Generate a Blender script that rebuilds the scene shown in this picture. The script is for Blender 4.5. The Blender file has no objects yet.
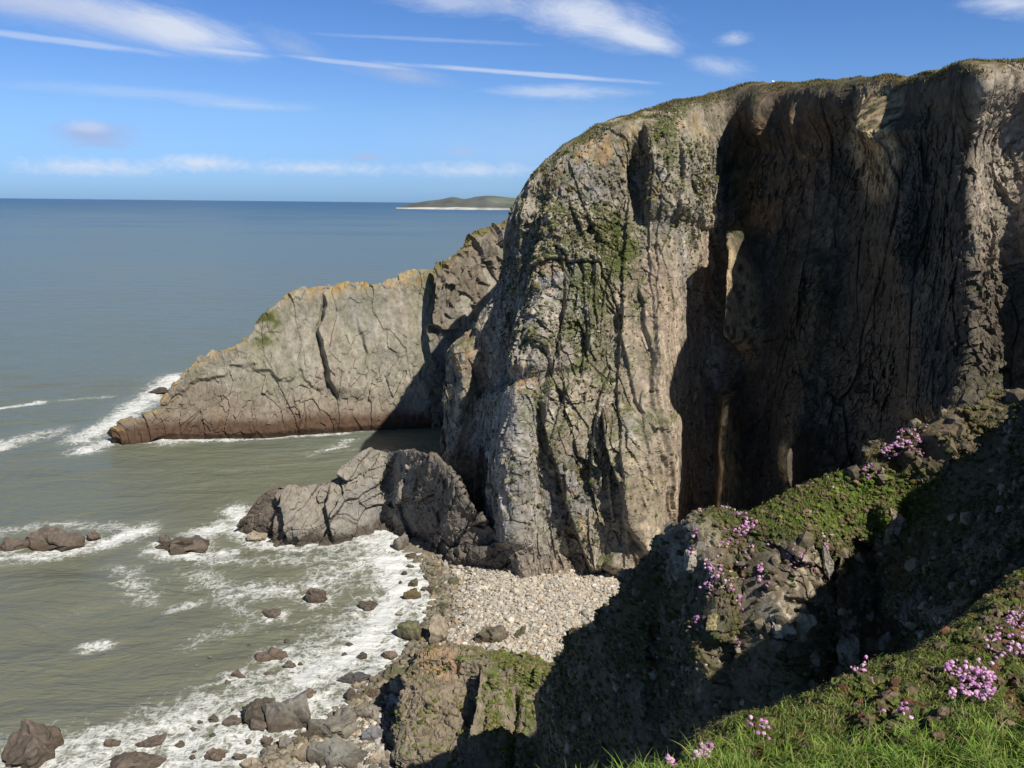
import bpy, bmesh, math, random
import numpy as np
from mathutils import Matrix, Vector
random.seed(7); rng = np.random.default_rng(7)
C = bpy.context.scene.collection
sc = bpy.context.scene
F32 = np.float32

# ---------------------------------------------------------------- camera
H = 45.0; FP = 858.0; PITCH = math.radians(11.9); ROLL = math.radians(0.6)
Fv = np.array([0, math.cos(PITCH), -math.sin(PITCH)])
R0 = np.array([1., 0, 0]); U0 = np.array([0, math.sin(PITCH), math.cos(PITCH)])
Rv = R0*math.cos(ROLL)+U0*math.sin(ROLL); Uv = U0*math.cos(ROLL)-R0*math.sin(ROLL)
def ray(px, py):
    px = np.asarray(px, float)[..., None]; py = np.asarray(py, float)[..., None]
    return Fv*FP+Rv*(px-512)+Uv*(384-py)
def at(px, py, Y):
    d = ray(px, py); s = np.asarray(Y, float)[..., None]/d[..., 1:2]
    return d*s+np.array([0, 0, H])
def atz(px, py, z=0.):
    d = ray(px, py); s = (np.asarray(z, float)[..., None]-H)/d[..., 2:3]
    return d*s+np.array([0, 0, H])
def proj(P):
    Q = np.asarray(P, float)-np.array([0, 0, H]); w = Q@Fv
    return 512+FP*(Q@Rv)/w, 384-FP*(Q@Uv)/w
cam = bpy.data.cameras.new('camera'); co = bpy.data.objects.new('camera', cam); C.objects.link(co)
cam.sensor_width = 36; cam.lens = 36*FP/1024; cam.clip_start = .05; cam.clip_end = 200000
M = Matrix.Identity(4)
for i in range(3):
    M[i][0] = Rv[i]; M[i][1] = Uv[i]; M[i][2] = -Fv[i]
M[2][3] = H
co.matrix_world = M; sc.camera = co

# ---------------------------------------------------------------- noise
def h3(ix, iy, iz, seed):
    h = (ix.astype(np.uint32)*np.uint32(374761393) + iy.astype(np.uint32)*np.uint32(668265263)
         + iz.astype(np.uint32)*np.uint32(2147483647) + np.uint32((seed*3266489917) & 0xffffffff))
    h ^= h >> np.uint32(15); h *= np.uint32(2246822519); h ^= h >> np.uint32(13); h *= np.uint32(3266489917); h ^= h >> np.uint32(16)
    return h
def u01(h): return (h & np.uint32(0xffffff)).astype(F32)/F32(16777215)
def vnoise(P, seed=0):
    P = P.astype(F32); i = np.floor(P).astype(np.int64); f = (P-i).astype(F32); f = f*f*f*(f*(f*6-15)+10)
    r = 0
    for dx in (0, 1):
        wx = f[:, 0] if dx else 1-f[:, 0]
        for dy in (0, 1):
            wy = wx*(f[:, 1] if dy else 1-f[:, 1])
            for dz in (0, 1):
                wz = wy*(f[:, 2] if dz else 1-f[:, 2])
                r = r+wz*u01(h3(i[:, 0]+dx, i[:, 1]+dy, i[:, 2]+dz, seed))
    return r*2-1
def fbm(P, size, seed=0, oct=4, gain=.5, lac=2.05):
    P = P/np.asarray(size, float); a = 1; r = 0; t = 0
    for k in range(oct):
        r = r+a*vnoise(P, seed+k*17); t += a; a *= gain; P = P*lac+13.7
    return r/t
def ridged(P, size, seed=0, oct=4):
    P = P/np.asarray(size, float); a = 1; r = 0; t = 0
    for k in range(oct):
        r = r+a*(1-np.abs(vnoise(P, seed+k*17))*1.6); t += a; a *= .5; P = P*2.03+7.7
    return r/t
def facet(P, size, seed=0, tilt=1.0):
    """angular blocks: each cell a tilted plane; returns displacement (-1..1), F2-F1, cell random"""
    size = np.asarray(size, float)*np.ones(3)
    Q = (P/size).astype(F32); i = np.floor(Q).astype(np.int64)
    n = len(Q); b1 = np.full(n, 9, F32); b2 = np.full(n, 9, F32); val = np.zeros(n, F32); rid = np.zeros(n, F32)
    for dx in (-1, 0, 1):
        for dy in (-1, 0, 1):
            for dz in (-1, 0, 1):
                jx, jy, jz = i[:, 0]+dx, i[:, 1]+dy, i[:, 2]+dz
                h = h3(jx, jy, jz, seed)
                ox = (h & np.uint32(1023)).astype(F32)/1023; oy = ((h >> np.uint32(10)) & np.uint32(1023)).astype(F32)/1023
                oz = ((h >> np.uint32(20)) & np.uint32(1023)).astype(F32)/1023
                ax = Q[:, 0]-jx-ox; ay = Q[:, 1]-jy-oy; az = Q[:, 2]-jz-oz
                d = ax*ax+ay*ay+az*az
                near = d < b1
                b2 = np.where(near, b1, np.minimum(b2, d))
                h2 = h*np.uint32(2654435761); h2 ^= h2 >> np.uint32(14)
                t1 = (h2 & np.uint32(255)).astype(F32)/127.5-1; t2 = ((h2 >> np.uint32(8)) & np.uint32(255)).astype(F32)/127.5-1
                t3 = ((h2 >> np.uint32(16)) & np.uint32(255)).astype(F32)/127.5-1; r = ((h2 >> np.uint32(24)) & np.uint32(255)).astype(F32)/255
                v = (r*2-1)*.6+tilt*(t1*ax+t2*ay+t3*az)
                val = np.where(near, v, val); rid = np.where(near, r, rid); b1 = np.where(near, d, b1)
    return val, np.sqrt(b2)-np.sqrt(b1), rid
def ss(a, b, x): t = np.clip((x-a)/(b-a), 0, 1); return t*t*(3-2*t)
def warp(P, size, amp, seed):
    return P+amp*np.stack([fbm(P, size, seed, 3), fbm(P, size, seed+5, 3), fbm(P, size, seed+9, 3)], 1)
def rot(P, az, tilt):
    """rotate strata frame"""
    a = math.radians(az); t = math.radians(tilt)
    Rz = np.array([[math.cos(a), -math.sin(a), 0], [math.sin(a), math.cos(a), 0], [0, 0, 1]])
    Ry = np.array([[math.cos(t), 0, math.sin(t)], [0, 1, 0], [-math.sin(t), 0, math.cos(t)]])
    return P@(Ry@Rz).T

# ---------------------------------------------------------------- mesh helpers
def link(name, me, mat, parent=None, label=None, cat=None, group=None, kind=None):
    o = bpy.data.objects.new(name, me); C.objects.link(o)
    if mat is not None and not me.materials: me.materials.append(mat)
    if parent: o.parent = parent
    for k, v in (('label', label), ('category', cat), ('group', group), ('kind', kind)):
        if v: o[k] = v
    return o
def mesh(name, V, Fa, col=None, smooth=False, attrs=None):
    me = bpy.data.meshes.new(name); V = np.ascontiguousarray(V, F32); Fa = np.ascontiguousarray(Fa, np.int32)
    n, k = Fa.shape
    me.vertices.add(len(V)); me.vertices.foreach_set('co', V.ravel())
    me.loops.add(n*k); me.loops.foreach_set('vertex_index', Fa.ravel())
    me.polygons.add(n); me.polygons.foreach_set('loop_start', np.arange(0, n*k, k, dtype=np.int32))
    try: me.polygons.foreach_set('loop_total', np.full(n, k, np.int32))
    except Exception: pass
    me.update(calc_edges=True)
    me.polygons.foreach_set('use_smooth', np.full(n, smooth, bool))
    if col is not None:
        a = me.color_attributes.new('tint', 'FLOAT_COLOR', 'POINT')
        a.data.foreach_set('color', np.concatenate([np.clip(col, 0, 1), np.ones((len(V), 1))], 1).astype(F32).ravel())
    for kname, v in (attrs or {}).items():
        a = me.attributes.new(kname, 'FLOAT', 'POINT'); a.data.foreach_set('value', np.asarray(v, F32))
    return me
def gridfaces(n, m, flip=False):
    i = np.arange(n*m).reshape(n, m)
    a, b, c, d = i[:-1, :-1].ravel(), i[1:, :-1].ravel(), i[1:, 1:].ravel(), i[:-1, 1:].ravel()
    return np.stack([a, d, c, b] if flip else [a, b, c, d], 1)
def hermite(ctrl, knots, s):
    """ctrl (n, ...) ; nonuniform cubic with finite-difference tangents"""
    n = len(knots); k = knots; m = np.zeros_like(ctrl)
    sh = (-1,)+(1,)*(ctrl.ndim-1)
    dk = np.diff(k).reshape(sh); sl = np.diff(ctrl, axis=0)/dk
    m[0] = sl[0]; m[-1] = sl[-1]
    m[1:-1] = (sl[:-1]*dk[1:]+sl[1:]*dk[:-1])/(dk[1:]+dk[:-1])
    j = np.clip(np.searchsorted(k, s, side='right')-1, 0, n-2)
    h = (k[j+1]-k[j]).reshape(sh); t = ((s-k[j])/(k[j+1]-k[j])).reshape(sh)
    return ((2*t**3-3*t**2+1)*ctrl[j]+(t**3-2*t**2+t)*h*m[j]+(-2*t**3+3*t**2)*ctrl[j+1]+(t**3-t**2)*h*m[j+1])
def samples(k, w):
    """sample positions with density w per segment (samples per unit)"""
    out = []
    for a, b, ww in zip(k[:-1], k[1:], w):
        n = max(2, int(round((b-a)*ww))); out.append(np.linspace(a, b, n, endpoint=False))
    return np.concatenate(out+[[k[-1]]])
class Net:
    def __init__(s, cols, step=1.0, cw=None, rw=None, world_kn=False):
        """cols: list of columns, each a list of (px,py,Y).  rw/cw: density multipliers per segment"""
        A = np.array(cols, float)
        W = at(A[..., 0], A[..., 1], A[..., 2])
        vis = A[..., :2]
        kc = np.concatenate([[0], np.cumsum(np.maximum(4, np.mean(np.linalg.norm(np.diff(vis, axis=0), axis=-1), axis=1)))])
        kr = np.concatenate([[0], np.cumsum(np.maximum(4, np.mean(np.linalg.norm(np.diff(vis, axis=1), axis=-1), axis=0)))])
        cw = cw or [1]*(len(kc)-1); rw = rw or [1]*(len(kr)-1)
        sc_ = samples(kc, np.array(cw)/step); sr = samples(kr, np.array(rw)/step)
        D = np.concatenate([W, A[..., :2]], -1)
        X = hermite(D, kc, sc_)                    # (n, rows, 5)
        X = hermite(np.swapaxes(X, 0, 1), kr, sr)  # (m, n, 5)
        X = np.swapaxes(X, 0, 1)
        s.n, s.m = X.shape[:2]
        s.rowpos = np.broadcast_to(np.interp(sr, kr, np.arange(len(kr)))[None, :], (s.n, s.m)).ravel()
        s.colpos = np.broadcast_to(np.interp(sc_, kc, np.arange(len(kc)))[:, None], (s.n, s.m)).ravel()
        s.G = X[..., :3]; du = np.gradient(s.G, axis=0); dv = np.gradient(s.G, axis=1)
        nn = np.cross(du, dv); nn /= np.linalg.norm(nn, axis=-1, keepdims=True)+1e-9
        c = np.sum(nn*(s.G-np.array([0, 0, H])), -1)
        s.N = nn.reshape(-1, 3); s.flip = False; s.cell = np.maximum(np.linalg.norm(du, axis=-1), np.linalg.norm(dv, axis=-1)).ravel()
        if np.mean(c) > 0: s.N = -s.N; s.flip = True
        s.P = s.G.reshape(-1, 3).copy(); s.px = X[..., 3].ravel(); s.py = X[..., 4].ravel()
        s.d = np.zeros(len(s.P))
    def disp(s, d, dirn=None):
        s.P = s.P+(s.N if dirn is None else np.asarray(dirn))*np.asarray(d)[:, None]
    def normals(s):
        G = s.P.reshape(s.n, s.m, 3); nn = np.cross(np.gradient(G, axis=0), np.gradient(G, axis=1))
        nn /= np.linalg.norm(nn, axis=-1, keepdims=True)+1e-9
        nn = nn.reshape(-1, 3); return -nn if s.flip else nn
    def faces(s): return gridfaces(s.n, s.m, s.flip)

def xline(py, pts):
    a = np.array(sorted(pts, key=lambda q: q[1]), float)
    x = np.interp(py, a[:, 1], a[:, 0])
    y0, y1 = a[0, 1], a[-1, 1]; f = min(18, (y1-y0)*.3)
    return x, ss(y0-2, y0+f, py)*(1-ss(y1-f, y1+2, py))
def step_s(px, py, pts, w, e=1.5):
    """surface stands proud to the right of the line, fading over w px"""
    x, k = xline(py, pts); dx = px-x
    return k*ss(-e, e, dx)*np.maximum(0, 1-np.maximum(dx, 0)/(1.7*w))
def rib(px, py, pts, w):
    x, k = xline(py, pts); return k*np.exp(-((px-x)/w)**2)
def blob(px, py, cx, cy, rx, ry, soft=.5):
    d = np.sqrt(((px-cx)/rx)**2+((py-cy)/ry)**2); return 1-ss(1-soft, 1+soft, d)
def mix(a, b, t):
    t = np.asarray(t)[:, None]; return a*(1-t)+np.asarray(b)*t

# ---------------------------------------------------------------- materials
def newmat(name):
    m = bpy.data.materials.new(name); m.use_nodes = True; nt = m.node_tree
    b = nt.nodes['Principled BSDF']; return m, nt, b
def nd(nt, t, **kw):
    n = nt.nodes.new(t)
    for k, v in kw.items():
        if k in n.inputs: n.inputs[k].default_value = v
        else: setattr(n, k, v)
    return n
def mathn(nt, op, a, b=None, clamp=False):
    n = nt.nodes.new('ShaderNodeMath'); n.operation = op; n.use_clamp = clamp
    for i, v in enumerate((a, b)):
        if v is None: continue
        if hasattr(v, 'is_linked') or hasattr(v, 'links'): nt.links.new(v, n.inputs[i])
        else: n.inputs[i].default_value = v
    return n.outputs[0]
def tintmat(name, rough=.9, bump=.3, bscale=3., dist=.05, var=.35, vscale=2., spec=.2, zst=1.):
    """colour from the baked rock/plant tint, broken up by fine noise; bump from two noises"""
    m, nt, b = newmat(name); L = nt.links
    at_ = nd(nt, 'ShaderNodeAttribute', attribute_name='tint')
    tc = nd(nt, 'ShaderNodeTexCoord'); mp = nd(nt, 'ShaderNodeMapping'); mp.inputs['Scale'].default_value = (1, 1, zst)
    L.new(tc.outputs['Object'], mp.inputs['Vector'])
    n1 = nd(nt, 'ShaderNodeTexNoise', Scale=vscale, Detail=6., Roughness=.65); L.new(mp.outputs[0], n1.inputs['Vector'])
    mr = nd(nt, 'ShaderNodeMapRange'); mr.inputs['From Min'].default_value = .3; mr.inputs['From Max'].default_value = .7
    mr.inputs['To Min'].default_value = 1-var; mr.inputs['To Max'].default_value = 1+var
    L.new(n1.outputs['Fac'], mr.inputs['Value'])
    mx = nd(nt, 'ShaderNodeVectorMath', operation='SCALE'); L.new(at_.outputs['Color'], mx.inputs[0]); L.new(mr.outputs[0], mx.inputs['Scale'])
    L.new(mx.outputs[0], b.inputs['Base Color'])
    n2 = nd(nt, 'ShaderNodeTexNoise', Scale=bscale, Detail=8., Roughness=.7); L.new(mp.outputs[0], n2.inputs['Vector'])
    bp = nd(nt, 'ShaderNodeBump', Strength=bump, Distance=dist); L.new(n2.outputs['Fac'], bp.inputs['Height'])
    L.new(bp.outputs[0], b.inputs['Normal'])
    b.inputs['Roughness'].default_value = rough; b.inputs['Specular IOR Level'].default_value = spec
    return m
M_rock = tintmat('cliff_rock', bump=.9, bscale=1.3, dist=.35, var=.3, vscale=1.1, zst=.6)
M_near = tintmat('near_rock', bump=.9, bscale=6., dist=.08, var=.35, vscale=5.)
M_boulder = tintmat('boulder_rock', bump=.8, bscale=3., dist=.12, var=.3, vscale=2.5, rough=.8)
M_beach = tintmat('shingle', bump=.8, bscale=3., dist=.15, var=.3, vscale=4.)
M_grass = tintmat('grass_blades', bump=0, var=.25, vscale=3., rough=.6, spec=.3)
M_turf = tintmat('turf', bump=.9, bscale=25., dist=.03, var=.5, vscale=18.)
M_petal = tintmat('petals', bump=0, var=.15, vscale=40., rough=.7)
M_hill = tintmat('far_hill', bump=.5, bscale=.02, dist=10, var=.3, vscale=.01)

# ---------------------------------------------------------------- light
SUN = np.array([.78, -.95, 1.25]); SUN = SUN/np.linalg.norm(SUN)
elev = math.asin(SUN[2]); azim = math.atan2(SUN[0], SUN[1])   # from +Y clockwise
sl = bpy.data.lights.new('sun', 'SUN'); sl.energy = 5.0; sl.angle = math.radians(.53); sl.color = (1, .95, .87)
so = bpy.data.objects.new('sun', sl); C.objects.link(so)
so.rotation_euler = Vector(-SUN).to_track_quat('-Z', 'Y').to_euler(); so.location = (0, 0, 120)
w = bpy.data.worlds.new('World'); sc.world = w; w.use_nodes = True; nt = w.node_tree; L = nt.links
bg = nt.nodes['Background']; SKY = .075; bg.inputs['Strength'].default_value = SKY
sky = nd(nt, 'ShaderNodeTexSky', sky_type='NISHITA', sun_disc=False)
sky.sun_elevation = elev; sky.sun_rotation = azim; sky.air_density = 1.0; sky.dust_density = .35; sky.ozone_density = 2.5; sky.altitude = 50
tc = nd(nt, 'ShaderNodeTexCoord'); DIR = tc.outputs['Generated']
sat = nd(nt, 'ShaderNodeHueSaturation', Saturation=1.08, Value=1.0); L.new(sky.outputs[0], sat.inputs['Color'])
sz_ = nd(nt, 'ShaderNodeSeparateXYZ'); L.new(DIR, sz_.inputs[0])
rmp = nd(nt, 'ShaderNodeValToRGB'); L.new(sz_.outputs[2], rmp.inputs[0]); re_ = rmp.color_ramp.elements
re_[0].position = 0; re_[0].color = (.50, .90, 1.9, 1); re_[1].position = 1; re_[1].color = (.42, .40, .38, 1)
for p_, c_ in ((.035, (.62, .97, 1.85)), (.09, (.79, 1.07, 1.65)), (.2, (.70, .99, 1.53)), (.45, (.46, .45, .48))):
    e_ = re_.new(p_); e_.color = c_+(1,)
mu_ = nd(nt, 'ShaderNodeVectorMath', operation='MULTIPLY'); L.new(sat.outputs[0], mu_.inputs[0]); L.new(rmp.outputs[0], mu_.inputs[1])
cur = mu_.outputs[0]
def cloud(px, py, ang, lx, ly, soft, dens, nscale, stretch, col, seed, thr=.45):
    """one cloud bank: an ellipse of sky (half sizes in degrees) broken by stretched noise"""
    global cur
    c = ray(px, py); c = c/np.linalg.norm(c)
    r = np.cross(c, [0, 0, 1]); r /= np.linalg.norm(r); u = np.cross(r, c)
    a = math.radians(ang); e1 = r*math.cos(a)+u*math.sin(a); e2 = u*math.cos(a)-r*math.sin(a)
    def dot(v):
        n = nd(nt, 'ShaderNodeVectorMath', operation='DOT_PRODUCT'); L.new(DIR, n.inputs[0]); n.inputs[1].default_value = tuple(v); return n.outputs['Value']
    d1, d2, d3 = dot(e1), dot(e2), dot(c)
    cx = nd(nt, 'ShaderNodeCombineXYZ'); L.new(mathn(nt, 'MULTIPLY', d1, nscale), cx.inputs[0]); L.new(mathn(nt, 'MULTIPLY', d2, nscale*stretch), cx.inputs[1]); cx.inputs[2].default_value = seed
    n = nd(nt, 'ShaderNodeTexNoise', Scale=1., Detail=9., Roughness=.72, Distortion=.5); L.new(cx.outputs[0], n.inputs['Vector'])
    ex = mathn(nt, 'DIVIDE', d1, math.sin(math.radians(lx))); ey = mathn(nt, 'DIVIDE', d2, math.sin(math.radians(ly)))
    rr = mathn(nt, 'SQRT', mathn(nt, 'ADD', mathn(nt, 'MULTIPLY', ex, ex), mathn(nt, 'MULTIPLY', ey, ey)))
    fall = mathn(nt, 'SUBTRACT', 1., rr, True)
    v = mathn(nt, 'ADD', mathn(nt, 'MULTIPLY', fall, soft), mathn(nt, 'SUBTRACT', n.outputs['Fac'], thr+soft*.45))
    v = mathn(nt, 'POWER', mathn(nt, 'MULTIPLY', v, 1.9, True), 1.4)
    v = mathn(nt, 'MULTIPLY', v, mathn(nt, 'MULTIPLY', fall, 2.2, True))
    v = mathn(nt, 'MULTIPLY', v, mathn(nt, 'GREATER_THAN', d3, 0.))
    v = mathn(nt, 'MULTIPLY', v, dens)
    mxn = nd(nt, 'ShaderNodeMix', data_type='RGBA'); L.new(v, mxn.inputs['Factor']); L.new(cur, mxn.inputs['A'])
    mxn.inputs['B'].default_value = tuple(k/SKY for k in col)+(1,); cur = mxn.outputs['Result']
WH = (.72, .78, .90); GY = (.42, .52, .75)
cloud(60, 6, -7, 19, 3.0, .9, .7, 6, 4, (.60, .67, .84), 1.2, .40)
cloud(175, 28, -11, 9, 2.2, 1.1, .75, 9, 3.5, (.78, .82, .90), 2.2, .42)
cloud(20, 2, -4, 12, 1.6, 1.0, .6, 9, 3.5, (.52, .60, .80), 2.9, .42)
cloud(585, 16, -15, 11, 3.0, 1.0, .8, 8, 3.2, (.76, .81, .92), 3.1, .42)
cloud(640, 38, -18, 5, 1.2, 1.2, .8, 12, 3, WH, 3.7, .40)
cloud(450, 0, -5, 9, 1.8, 1.0, .5, 10, 4, WH, 4.1, .42)
cloud(95, 134, 0, 5.2, 1.7, 1.0, .85, 22, 2.2, (.38, .48, .74), 5.3, .42)
cloud(90, 127, 0, 2.4, .8, 1.2, .6, 26, 2.0, (.60, .66, .86), 5.8, .42)
cloud(95, 167, 0, 9, 1.1, .9, .75, 55, 1.6, WH, 6.4, .44)
cloud(200, 163, 0, 5, 1.1, 1.0, .8, 60, 1.5, WH, 6.9, .44)
cloud(320, 168, 0, 12, 1.0, .9, .6, 60, 1.6, WH, 7.4, .45)
cloud(365, 157, 0, 3.4, .7, 1.0, .6, 45, 2.0, GY, 8.2)
cloud(470, 170, 0, 9, 1.1, .9, .6, 55, 1.6, WH, 8.9, .45)
cloud(460, 152, 0, 2.6, .7, 1.0, .5, 45, 2.0, GY, 9.1)
cloud(400, 74, -7, 7, 1.2, 1.0, .6, 16, 3, GY, 9.4, .42)
cloud(290, 45, -20, 5, 1.5, .9, .45, 16, 3, GY, 9.7, .42)
cloud(55, 40, -3, 11, .4, 1.3, .42, 12, 7, WH, 10.1, .35)
cloud(230, 52, -3, 5, .3, 1.2, .4, 14, 6, WH, 10.6, .38)
cloud(350, 63, -4, 7, .28, 1.4, .4, 14, 7, WH, 11.1, .33)
cloud(520, 73, -3.5, 15, .32, 1.4, .55, 10, 7, WH, 12.1, .36)
cloud(420, 39, -1, 13, .25, 1.1, .2, 14, 6, WH, 12.6, .36)
cloud(250, 106, -1, 7, .6, 1.1, .28, 18, 4, WH, 13.1, .38)
cloud(560, 92, 0, 9, .9, 1.1, .5, 16, 4, WH, 14.1, .4)
cloud(720, 66, -12, 4, 1.2, 1.0, .4, 20, 3, WH, 15.1, .42)
cloud(735, 38, 5, 2.4, .8, 1.0, .5, 20, 3, WH, 16.1, .42)
cloud(1010, 4, -8, 5, 1.4, 1.0, .7, 14, 3.5, WH, 17.1, .42)
cloud(150, 93, -1, 16, .8, 1.0, .22, 12, 6, WH, 18.1, .4)
cloud(540, 150, 0, 16, 5, .6, .14, 6, 3, (.66, .76, .92), 19.1, .3)
L.new(cur, bg.inputs['Color'])
sc.view_settings.view_transform = 'Standard'; sc.view_settings.look = 'None'; sc.view_settings.exposure = 0; sc.view_settings.gamma = 1

# ---------------------------------------------------------------- rock colour
def rockcol(P, N, seed=0, warm=0.):
    b = np.ones((len(P), 1))*np.array([.325, .28, .21])
    n1 = fbm(P, (7, 7, 12), seed+1, 4); n2 = fbm(P, (1.5, 1.5, 4), seed+2, 4); n3 = fbm(P, (12, 12, 20), seed+3, 3); n4 = fbm(P, .5, seed+4, 3)
    b = mix(b, [.36, .28, .21], ss(.0, .45, n1+warm)*.7)
    b = mix(b, [.21, .215, .215], ss(.05, .5, -n1)*.7)
    b = mix(b, [.23, .18, .12], ss(.1, .6, n3)*.5)
    b = b*(1+.35*n2[:, None]+.25*n4[:, None])
    return b

# ================================================================ MAIN CLIFF
def cz(px, Y, z):
    """image row of a point at column px, forward distance Y, height z"""
    lo, hi = -3000., 3000.
    for _ in range(50):
        m_ = (lo+hi)/2
        if at(px, m_, Y)[2] > z: lo = m_
        else: hi = m_
    return (lo+hi)/2
def wall_col(bx, bY, tx, ty, tY, z0=2., bulge=(0, 0, 0, 0)):
    by = cz(bx, bY, z0); B = at(bx, by, bY); T = at(tx, ty, tY); out = [(bx, by, bY)]
    for t, g in zip((.25, .45, .65, .85), bulge):
        Q = B+(T-B)*t; Q[1] += g; x, y = proj(Q[None]); out.append((float(x[0]), float(y[0]), Q[1]))
    return out+[(tx, ty, tY)]
cols = [
 [(500, 440, 165), (505, 390, 165), (510, 330, 165), (516, 290, 165), (522, 250, 165), (540, 215, 165)],
 [(475, 500, 125), (480, 420, 125), (490, 350, 127), (500, 310, 130), (512, 262, 132), (535, 195, 140)],
 [(447, cz(447, 116, 0), 116), (443, 455, 117), (447, 372, 118), (474, 325, 119), (500, 278, 122), (521, 200, 127)],
 [(482, cz(482, 113, 0), 113), (476, 460, 114), (482, 382, 115.5), (502, 322, 116), (516, 250, 119), (541, 165, 125.5)],
 [(504, cz(504, 103, 1), 103), (500, 470, 105), (508, 390, 108), (527, 312, 111), (546, 232, 114.8), (567, 142, 124.3)],
 [(512, 566, 98.5), (508, 470, 100), (516, 390, 103), (533, 310, 107), (550, 230, 113), (572, 139, 124)],
 [(540, 569, 97), (540, 470, 99), (550, 390, 102), (565, 310, 106), (585, 220, 113), (610, 121, 124)],
 [(590, 570, 97), (592, 470, 99), (600, 390, 102), (612, 300, 107), (630, 200, 115), (655, 108, 125)],
 [(640, 563, 98), (650, 470, 100), (658, 390, 103), (670, 300, 108), (684, 190, 116), (694, 98, 126)],
 [(664, 556, 107), (678, 470, 109), (688, 390, 112), (698, 300, 117), (706, 190, 124), (713, 93, 132)],
 wall_col(728, 106, 745, 88, 132),
 wall_col(785, 95, 802, 83, 118),
 wall_col(838, 86, 860, 79, 110, bulge=(1, 2, 2, 1)),
 wall_col(925, 73, 920, 73, 95, bulge=(0, 1, 1, 1)),
 wall_col(975, 67, 966, 63, 83.5, bulge=(0, 0, 0, 0)),
 wall_col(1005, 70, 1012, 61, 85.5, bulge=(-1, 0, 0, 0)),
 wall_col(1050, 66, 1050, 60.5, 85, bulge=(-9, -8, -4, 0)),  # unseen rib right of frame, shaped to shade the lower cove wall
 wall_col(1130, 62, 1130, 60, 84, bulge=(-9, -8, -5, -1)),
 wall_col(1400, 52, 1400, 56, 78),
]
full = []
for c in cols:
    b = at(*c[0]); lo = b.copy(); lo[2] = -4; lo[1] -= 1.5; x0, y0 = proj(lo[None])
    T = at(*c[-1]); ba = T+np.array([3, 14, 1.2]); x1, y1 = proj(ba[None]); bb = T+np.array([20, 90, 1.5]); x2, y2 = proj(bb[None])
    full.append([(float(x0[0]), float(y0[0]), lo[1])]+c+[(float(x1[0]), float(y1[0]), ba[1]), (float(x2[0]), float(y2[0]), bb[1])])
n = Net(full, .85, cw=[.25, .5, 2, 2, 2.5, 1.15, 1.15, 1.15, 2.4, 1.8, 2.2, 2.4, 2.5, 4, 2, 1.5, .6, .2], rw=[.3]+[1]*5+[6., .8])
px, py = n.px.copy(), n.py.copy()
wx = fbm(n.P, 9, 3, 4)*9; px = px+wx; py = py+fbm(n.P, 12, 5, 3)*6
face = ss(.6, 1.2, n.rowpos)*(1-ss(5.85, 6.3, n.rowpos))          # 1 on the cliff face
D = np.zeros(len(px))
# big buttresses: (line, amp m, fade px)
for pts, a, wd in [
    ([(545, 372), (535, 400), (552, 450), (566, 500), (588, 572)], 2.6, 60),
    ([(600, 405), (606, 440), (618, 480), (622, 520), (640, 572)], 2.8, 60),
    ([(458, 350), (452, 400), (450, 480), (447, 560)], 0, 30),
    ([(500, 375), (492, 420), (500, 460), (494, 500), (508, 555)], 3.0, 26),
    ([(522, 200), (517, 290), (522, 345), (512, 380)], 2.2, 50),
    ([(553, 200), (556, 245)], .8, 20),
    ([(622, 120), (632, 160), (636, 210), (644, 232)], 0, 40),
    ([(643, 120), (648, 160), (646, 225)], 3.0, 60),
    ([(690, 215), (700, 230)], 1, 40),
    ([(620, 330), (634, 400), (650, 470), (655, 520)], .7, 40),
    ([(640, 280), (648, 360), (644, 420), (657, 500), (655, 545)], .9, 40),
    ([(575, 250), (560, 330), (548, 380)], .8, 30)]:
    if a: D += a*step_s(px, py, pts, wd)
rr_ = np.random.default_rng(11)
for x0_ in range(532, 700, 12):
    y0_, y1_ = sorted((rr_.uniform(130, 480), rr_.uniform(130, 560)))
    if y1_-y0_ < 70: y1_ = y0_+90
    x1_ = x0_-rr_.uniform(-6, 22); ym_ = (y0_+y1_)/2
    D += rr_.uniform(.45, .95)*step_s(px, py, [(x0_, y0_), ((x0_+x1_)/2+rr_.uniform(-7, 7), ym_), (x1_, y1_)], rr_.uniform(9, 20), .8)
for pts, a, wd in [                         # ribs standing out of the shaded cove and caught by the sun
    ([(764, 86), (770, 118), (772, 150)], 3.5, 9), ([(797, 95), (800, 140), (803, 160)], 2.0, 5),
    ([(892, 85), (892, 130), (884, 195)], .01, 13),
    ([(756, 232), (749, 300), (743, 352)], 13., 9), ([(735, 385), (728, 440), (733, 530)], 13., 10), ([(806, 425), (807, 520)], 11., 5), ([(466, 335), (460, 400), (456, 490)], 2.2, 9),
    ([(975, 70), (978, 130), (990, 180), (1003, 260)], 0, 20),
    ([(820, 250), (800, 400), (790, 480)], 3, 20), ([(700, 100), (692, 300), (672, 420), (662, 545)], 0, 20),
    ([(905, 110), (900, 250), (930, 420)], 3, 25)]:
    D += a*rib(px, py, pts, wd)
D += 4.5*np.exp(-((px-884)/(15-.05*np.clip(py-90, 0, 110)))**2)*(1-ss(120, 205, py))*ss(88, 112, py)
D -= 2.2*rib(px, py, [(640, 130), (636, 170), (641, 222)], 7)
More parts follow.
